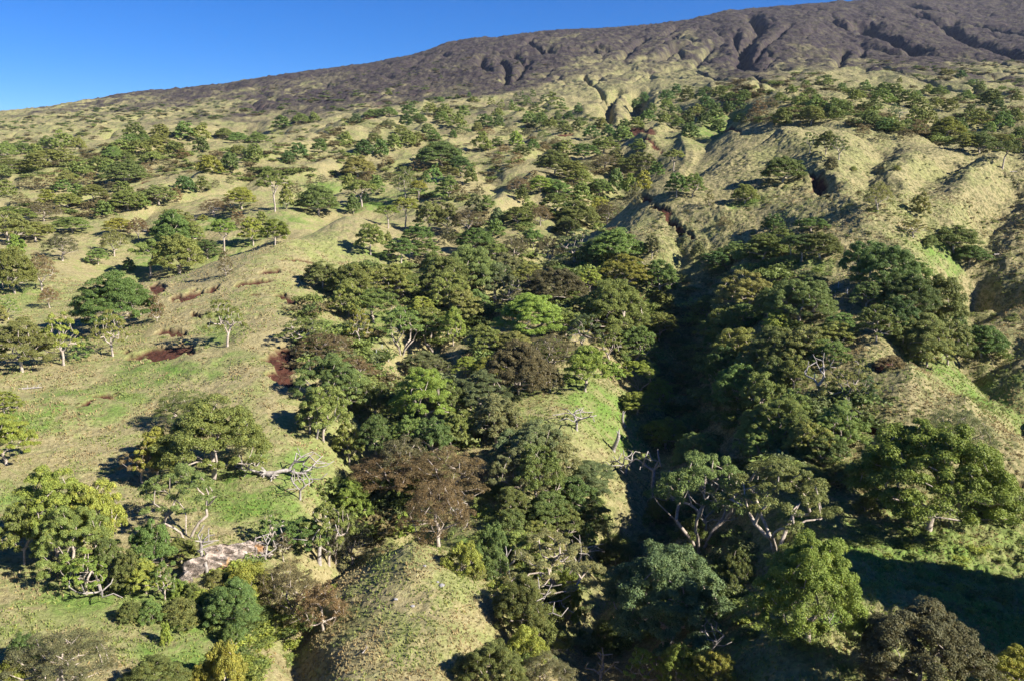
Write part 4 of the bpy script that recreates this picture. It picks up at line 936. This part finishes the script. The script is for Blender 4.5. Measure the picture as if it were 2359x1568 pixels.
sidev = np.stack([-dy, dx, 0 * dx], -1) * wd[..., None]
mid = np.stack([dx * out_ * .4, dy * out_ * .4, ln * .62], -1); tip = np.stack([dx * out_, dy * out_, ln], -1)
Q = np.stack([o3 + off - sidev, o3 + off + sidev, o3 + mid + sidev * 1.1, o3 + tip * 1.0 - sidev * .2], 2).reshape(-1, 4, 3)
cn = fbm(xx / 6, yy / 6, 3, 97) + .25 * (rs.rand(n_) - .5) + lu * .22
dryc = np.array([.31, .26, .14]); grc = np.array([.210, .260, .080]); t_ = sstep(.45, .68, cn)[:, None]
tc = (dryc * (1 - t_) + grc * t_) * rs.uniform(.9, 1.15, (n_, 1))
T = np.repeat(np.concatenate([tc, np.ones((n_, 1))], 1), nb * 4, 0).astype(np.float32)
m = quads_mesh('grass', Q, M_BLADE); at = m.color_attributes.new('tint', 'FLOAT_COLOR', 'POINT'); at.data.foreach_set('color', T.ravel())
go = bpy.data.objects.new('grass', m); C.objects.link(go)
tag(go, 'dry and green tussocks growing over the near slopes', 'grass', kind='stuff')
print('grass', n_, round(time.time() - T_START, 1))

# ------------------------------------------------------------------ dead trees, stumps and logs
def at_px(px, py, ymin=60.0):
    c = cast(px, min(py, 1640), ymin); x, y = float(c[0]), float(c[1]); z = float(zat(x, y))
    return x, y, z, (y * CP - z * SP)
def dead(px, pytop, pybase, wpx, label, seed, nc=12, lie=None, name='dead_tree', cat='dead tree', grp='dead trees and bare limbs', split=True, **kw):
    x, y, z, dep = at_px(px, pybase)
    W = wpx * dep / F; H = max((pybase - pytop) * dep / F * 1.04, 0.6)
    if lie is not None: H, W = wpx * dep / F, wpx * dep / F * 0.6
    p = dict(H=H, W=W, fork=.35, low=.45, nc=int(nc * 1.7), rough=.5, twist=.15, shell=.7, r0=.026 * max(H, W) + .04, clump=.1, lean=.15, ncl=4); p.update(kw)
    nodes, par, limb, rad, pts, rs_ = grow(seed, **p)
    G = wood(nodes, par, limb, rad, sides=6, split=split)
    o = bpy.data.objects.new(name, None); C.objects.link(o); o.location = (x, y, z - .05)
    if lie is not None:
        o.location = (x, y, z + .25); o.rotation_euler = (R(82), 0, R(lie))
    else: o.rotation_euler = (0, 0, rs_.rand() * 6.28)
    tag(o, label, cat, grp)
    tk = G.pop(-1, None)
    if tk and tk[0]:
        t = bpy.data.objects.new('trunk', mesh_from('trunk', *tk, M_DEAD)); C.objects.link(t); t.parent = o
    for k in sorted(G):
        if G[k][0]:
            t = bpy.data.objects.new('limb', mesh_from('limb', *G[k], M_DEAD)); C.objects.link(t); t.parent = o
    if lie is not None:                                   # torn root plate at the foot of a fallen trunk
        V, Fc = [], []
        for k in range(9):
            a = k * .7; r = .09 * H
            sweep([(0, 0, 0), (math.cos(a) * r * .6, math.sin(a) * r * .6, -.02 * H), (math.cos(a + .2) * r * 1.2, math.sin(a + .2) * r * 1.2, -.05 * H)], [.03 * H, .018 * H, .006 * H], 5, V, Fc)
        t = bpy.data.objects.new('root_plate', mesh_from('root_plate', V, Fc, M_DEAD)); C.objects.link(t); t.parent = o
    return o
dead(612, 0, 1092, 150, 'big bleached fallen tree with torn roots, crown lying to the left', 71, nc=20, lie=95)
dead(628, 0, 1100, 125, 'bleached fallen limb tree lying downhill right of the big fallen one', 72, nc=16, lie=-120)
dead(1328, 938, 990, 96, 'bleached leaning dead tree on the open glade, arms held low', 73, nc=11, fork=.4, low=.5)
dead(1440, 1040, 1092, 110, 'tangle of bleached bare limbs above the dark valley', 74, nc=14, fork=.2)
dead(1500, 1030, 1148, 40, 'tall thin bare trunk at the upper edge of the dark valley', 75, nc=7, fork=.55, low=.6)
dead(478, 1203, 1320, 50, 'slim dark leafless tree standing in front of the white outcrop', 76, nc=10, fork=.4)
dead(612, 1228, 1290, 70, 'pale forked dead branches at the right end of the white outcrop', 77, nc=9, fork=.2, low=.3)
dead(1385, 1488, 1590, 75, 'twisting bare tree at the bottom edge right of centre', 78, nc=10)
dead(1636, 1420, 1510, 66, 'thin bare twigs in the shade below the big grey-green crown', 79, nc=14, r0=.12)
dead(1886, 812, 925, 70, 'crooked pale dead tree in the long right-centre grove', 80, nc=12)
dead(1952, 910, 968, 66, 'fan of bare grey branches on the tan slope', 81, nc=14, fork=.15, low=.3)
dead(232, 1310, 1368, 125, 'white leaning dead branches at the lower left meadow edge', 82, nc=12, fork=.2, low=.25, lean=.5)
dead(1150, 1362, 1402, 34, 'small pale dead branch at the right rim of the knoll', 83, nc=6, fork=.2)
dead(728, 940, 1008, 60, 'curved white dead trunk above the green bank', 84, nc=7, lean=.4)
dead(2071, 246, 279, 26, 'white bare tree in the upper right wood', 85, nc=10)
dead(1911, 1404, 1436, 20, 'tiny forked dead branch beside the round yellow-green tree', 86, nc=4)
dead(1240, 1330, 1480, 130, 'gaunt white-limbed dead tree under the half-dead one', 87, nc=16, r0=.22)
dead(1625, 1100, 1235, 130, 'bare fan of white limbs in the shade of the valley head', 88, nc=20, fork=.3, r0=.24)
dead(735, 1165, 1295, 80, 'twisted white dead trunk beside the dark gully', 91, nc=10, r0=.3)
dead(1175, 1255, 1330, 60, 'bare twisted branches right of the green strip', 92, nc=9)
dead(640, 1200, 1260, 90, 'bleached bare branches reaching over the gully rim', 93, nc=9, fork=.15, low=.4)
dead(1545, 1078, 1190, 90, 'bare silvery branches above the comb of white limbs', 94, nc=16, fork=.25)
dead(1728, 1105, 1180, 70, 'low silvery branches at the foot of the long grove', 95, nc=14, fork=.2)
dead(1055, 1128, 1195, 60, 'bare pale branches under the wide russet crown', 96, nc=12, fork=.2)
dead(1330, 1235, 1330, 110, 'spreading bare grey crown at the edge of the dark valley', 97, nc=18, r0=.2)
dead(690, 1080, 1150, 60, 'small bare tree between the fallen tree and the dark gully', 98, nc=12)
def log(px, py, wpx, rz, label, seed):
    x, y, z, dep = at_px(px, py); L = wpx * dep / F; r = np.random.RandomState(seed)
    V, Fc = [], []
    pts = [np.array([t * L - L / 2, .06 * L * math.sin(t * 4 + seed), .12 + .03 * L * r.rand()]) for t in np.linspace(0, 1, 6)]
    sweep(pts, np.linspace(.055, .02, 6) * L, 7, V, Fc)
    o = bpy.data.objects.new('fallen_log', None); C.objects.link(o); o.location = (x, y, z + .1); o.rotation_euler = (0, 0, R(rz))
    tag(o, label, 'log', 'fallen logs')
    t = bpy.data.objects.new('trunk', mesh_from('trunk', V, Fc, M_DEAD)); C.objects.link(t); t.parent = o
    for k in (2, 3, 4):
        V, Fc = [], []; d = np.array([r.uniform(-.1, .4), r.choice([-1, 1]) * r.uniform(.2, .35), r.uniform(.05, .3)]) * L * .6
        sweep([pts[k], pts[k] + d * .5 + [0, 0, .03 * L], pts[k] + d], [.02 * L, .013 * L, .004 * L], 5, V, Fc)
        t = bpy.data.objects.new('limb', mesh_from('limb', V, Fc, M_DEAD)); C.objects.link(t); t.parent = o
log(70, 896, 46, 35, 'small bleached log on the green slope near the left edge', 1)
log(2300, 588, 30, 25, 'white log on the shaded bank of the far right gully', 2)
log(2330, 398, 26, 5, 'pale log by the crest at the right edge', 3)
log(840, 1500, 30, 70, 'short grey log on the left flank of the knoll', 4)
def stump(px, pytop, pybase, label, seed):
    x, y, z, dep = at_px(px, pybase); H = (pybase - pytop) * dep / F; r = np.random.RandomState(seed); V, Fc = [], []
    n = 7; pts = [np.array([.12 * H * math.sin(t * 3 + seed), .08 * H * math.cos(t * 4), t * H - .2]) for t in np.linspace(0, 1, n)]
    sweep(pts, np.array([.16, .11, .10, .095, .09, .085, .03]) * H * .9, 9, V, Fc)
    for k in range(3):                                    # jagged broken top
        a = r.rand() * 6.28
        sweep([pts[-2], pts[-1] + [math.cos(a) * .1 * H, math.sin(a) * .1 * H, .08 * H * r.rand()]], [.045 * H, .01 * H], 5, V, Fc)
    o = bpy.data.objects.new('tree_stump', mesh_from('tree_stump', V, Fc, M_DEAD)); C.objects.link(o); o.location = (x, y, z)
    tag(o, label, 'stump', 'broken stumps')
stump(1437, 944, 982, 'thick pale broken stump on the open glade', 3)
stump(1417, 988, 1042, 'thin burnt-looking snapped trunk below the thick stump', 5)
stump(1903, 452 + 523 - 300, 700, 'short pale stump near the right-hand posts', 7)

# ------------------------------------------------------------------ white rock outcrop above the near gully
g = NT('outcrop_rock'); geo = g.n('ShaderNodeNewGeometry')
rc = g.ramp(g.noise(geo.outputs['Position'], .75, 6, .72, .5), [(.32, (.09, .075, .06)), (.45, (.22, .19, .165)), (.53, (.46, .38, .32)), (.66, (.70, .61, .54))])
rc = g.mix(g.mapr(g.noise(geo.outputs['Position'], .42, 4, .6), .60, .70), rc, (.42, .25, .12))
g.l(rc, g.b.inputs['Base Color'])
b_ = g.n('ShaderNodeBump'); b_.inputs['Distance'].default_value = .3; g.l(g.noise(geo.outputs['Position'], 2.2, 6, .75), b_.inputs['Height']); g.l(b_.outputs[0], g.b.inputs['Normal'])
M_ROCK = g.m
path = [at_px(px, py)[:3] for px, py in [(398, 1350), (425, 1338), (455, 1322), (490, 1305), (525, 1296), (560, 1284), (595, 1268), (612, 1258)]]
path = np.array(path); seg = np.concatenate([[0], np.cumsum(np.linalg.norm(np.diff(path[:, :2], axis=0), axis=1))])
nA, nB = 110, 30
ts = np.linspace(0, seg[-1], nA); Pc = np.stack([np.interp(ts, seg, path[:, k]) for k in range(3)], 1)
tan = np.gradient(Pc[:, :2], axis=0); tan /= np.linalg.norm(tan, axis=1)[:, None]; nrm = np.stack([tan[:, 1], -tan[:, 0]], 1)   # out of the bank, towards the gully
V = np.zeros((nA, nB, 3))
for i in range(nA):
    tt_ = i / (nA - 1); hgt = 3.3 * (math.sin(math.pi * min(max(tt_, .02), .98)) ** .55) * (.8 + .35 * float(fbm(np.array([tt_ * 6.]), np.array([3.]), 3, 7)[0]))
    for j in range(nB):
        s_ = j / (nB - 1)
        outw = .8 - .7 * s_ - 1.6 * max(0, s_ - .7) ** 1.2 * 2; zz_ = -1.0 + (hgt + 1.0) * math.sin(min(s_ * 1.25, 1) * math.pi / 2) - 1.6 * max(0, s_ - .75) * 4 * .4
        V[i, j] = [Pc[i, 0] + nrm[i, 0] * outw, Pc[i, 1] + nrm[i, 1] * outw, Pc[i, 2] + zz_]
f1 = ridged(V[..., 0] / 1.6 + V[..., 2] * .5, V[..., 1] / 1.6 + V[..., 2] * .7, 4, 301) - .5
f2 = fbm(V[..., 0] / .5, V[..., 2] / .4, 3, 303) - .5; f0 = fbm(V[..., 0] / 2.2, V[..., 1] / 2.2 + V[..., 2] * .15, 3, 305) - .5
V[..., :2] += nrm[:, None] * (f0 * 4 + f1 * 1.6 + f2 * .7)[..., None]; V[..., 2] += f1 * .9 + f2 * .4
idx = np.arange(nA * nB).reshape(nA, nB)
fc = np.stack([idx[:-1, :-1], idx[1:, :-1], idx[1:, 1:], idx[:-1, 1:]], -1).reshape(-1, 4)
oc = bpy.data.objects.new('rock_outcrop', mesh_from('rock_outcrop', V.reshape(-1, 3), [tuple(f) for f in fc], M_ROCK, False)); C.objects.link(oc)
tag(oc, 'white and ochre rock outcrop breaking from the bank above the near gully', 'rock outcrop')

def boulder(px, py, wpx, label, seed):
    import bmesh
    x, y, z, dep = at_px(px, py); r = wpx * dep / F / 2; bm = bmesh.new(); bmesh.ops.create_icosphere(bm, subdivisions=3, radius=1)
    co_ = np.array([v.co[:] for v in bm.verts]); k = 1 + .5 * (ridged(co_[:, 0] * 1.3 + seed, co_[:, 1] * 1.3 + co_[:, 2], 3, seed) - .5)
    for v, q, c_ in zip(bm.verts, k, co_): v.co = Vector((c_[0] * q * r, c_[1] * q * r * .8, c_[2] * q * r * .6))
    m = bpy.data.meshes.new('boulder'); bm.to_mesh(m); bm.free(); m.materials.append(M_STONE)
    o = bpy.data.objects.new('boulder', m); C.objects.link(o); o.location = (x, y, z + r * .15); tag(o, label, 'rock', 'grey rocks on the knoll')
g = NT('grey_stone'); geo = g.n('ShaderNodeNewGeometry')
g.l(g.ramp(g.noise(geo.outputs['Position'], 3, 5, .7), [(.35, (.16, .15, .15)), (.65, (.42, .41, .42))]), g.b.inputs['Base Color']); M_STONE = g.m
for i, (px, py, w_, l) in enumerate([(1017, 1348, 14, 'largest pale rock among the grass on the knoll\'s right side'), (977, 1303, 9, 'small pale rock near the knoll top'), (911, 1380, 9, 'reddish-grey rock at the middle of the knoll'),
        (950, 1396, 10, 'flat grey rock lowest of those on the knoll\'s middle'), (1008, 1340, 7, 'little rock touching the largest pale one')]): boulder(px, py, w_, l, 40 + i)

# ------------------------------------------------------------------ two small post-and-wire enclosures
g = NT('galvanised_post'); g.b.inputs['Base Color'].default_value = (.62, .63, .66, 1); g.b.inputs['Roughness'].default_value = .5; M_POST = g.m
def enclosure(pxs, label, h, close=True):
    P_ = [at_px(*q)[:3] for q in pxs]; cx, cy = np.mean([p_[0] for p_ in P_]), np.mean([p_[1] for p_ in P_]); cz = float(zat(cx, cy))
    o = bpy.data.objects.new('wire_fence', None); C.objects.link(o); o.location = (cx, cy, cz); tag(o, label, 'fence', 'small fenced plots')
    for x, y, z in P_:
        V, Fc = [], []; sweep([(x - cx, y - cy, z - cz - .3), (x - cx, y - cy, z - cz + h)], [.055, .05], 6, V, Fc)
        p_ = bpy.data.objects.new('post', mesh_from('post', V, Fc, M_POST)); C.objects.link(p_); p_.parent = o
    V, Fc = [], []; seq = P_ + (P_[:1] if close else [])
    for a, b in zip(seq[:-1], seq[1:]):
        for k in (.35, .65, .95): sweep([(a[0] - cx, a[1] - cy, a[2] - cz + h * k), (b[0] - cx, b[1] - cy, b[2] - cz + h * k)], [.008, .008], 4, V, Fc)
    p_ = bpy.data.objects.new('wire', mesh_from('wire', V, Fc, M_POST)); C.objects.link(p_); p_.parent = o
enclosure([(857, 846), (862, 832), (867, 818), (880, 806), (893, 818), (895, 832)], 'ring of pale posts and wire on the sunny bank in the wood', 1.5)
enclosure([(1901, 676), (1923, 684), (1951, 678), (1930, 664)], 'four pale posts with wire on the shaded slope at right', 1.5)

# ------------------------------------------------------------------ the air over the far slopes
g = NT('haze_air'); g.t.nodes.remove(g.b); pv = g.n('ShaderNodeVolumePrincipled')
pv.inputs['Color'].default_value = (.62, .74, 1.0, 1); pv.inputs['Density'].default_value = HAZE; pv.inputs['Anisotropy'].default_value = 0.0
g.l(pv.outputs[0], g.t.nodes['Material Output'].inputs['Volume'])
zmn, zmx = float(Z.min()) - 1, float(Z.max()) + 25
x0, x1, y0, y1 = float(X.min()) - 5, float(X.max()) + 5, -60., float(Y.max()) + 5
V = [(x, y, z) for z in (zmn, zmx) for x, y in ((x0, y0), (x1, y0), (x1, y1), (x0, y1))]
hz = bpy.data.objects.new('haze', mesh_from('haze', V, [(0, 3, 2, 1), (4, 5, 6, 7), (0, 1, 5, 4), (1, 2, 6, 5), (2, 3, 7, 6), (3, 0, 4, 7)], g.m, False)); C.objects.link(hz)
tag(hz, 'thin blue air between the near valley and the far mountainside', 'haze', kind='stuff')
print('done', round(time.time() - T_START, 1))
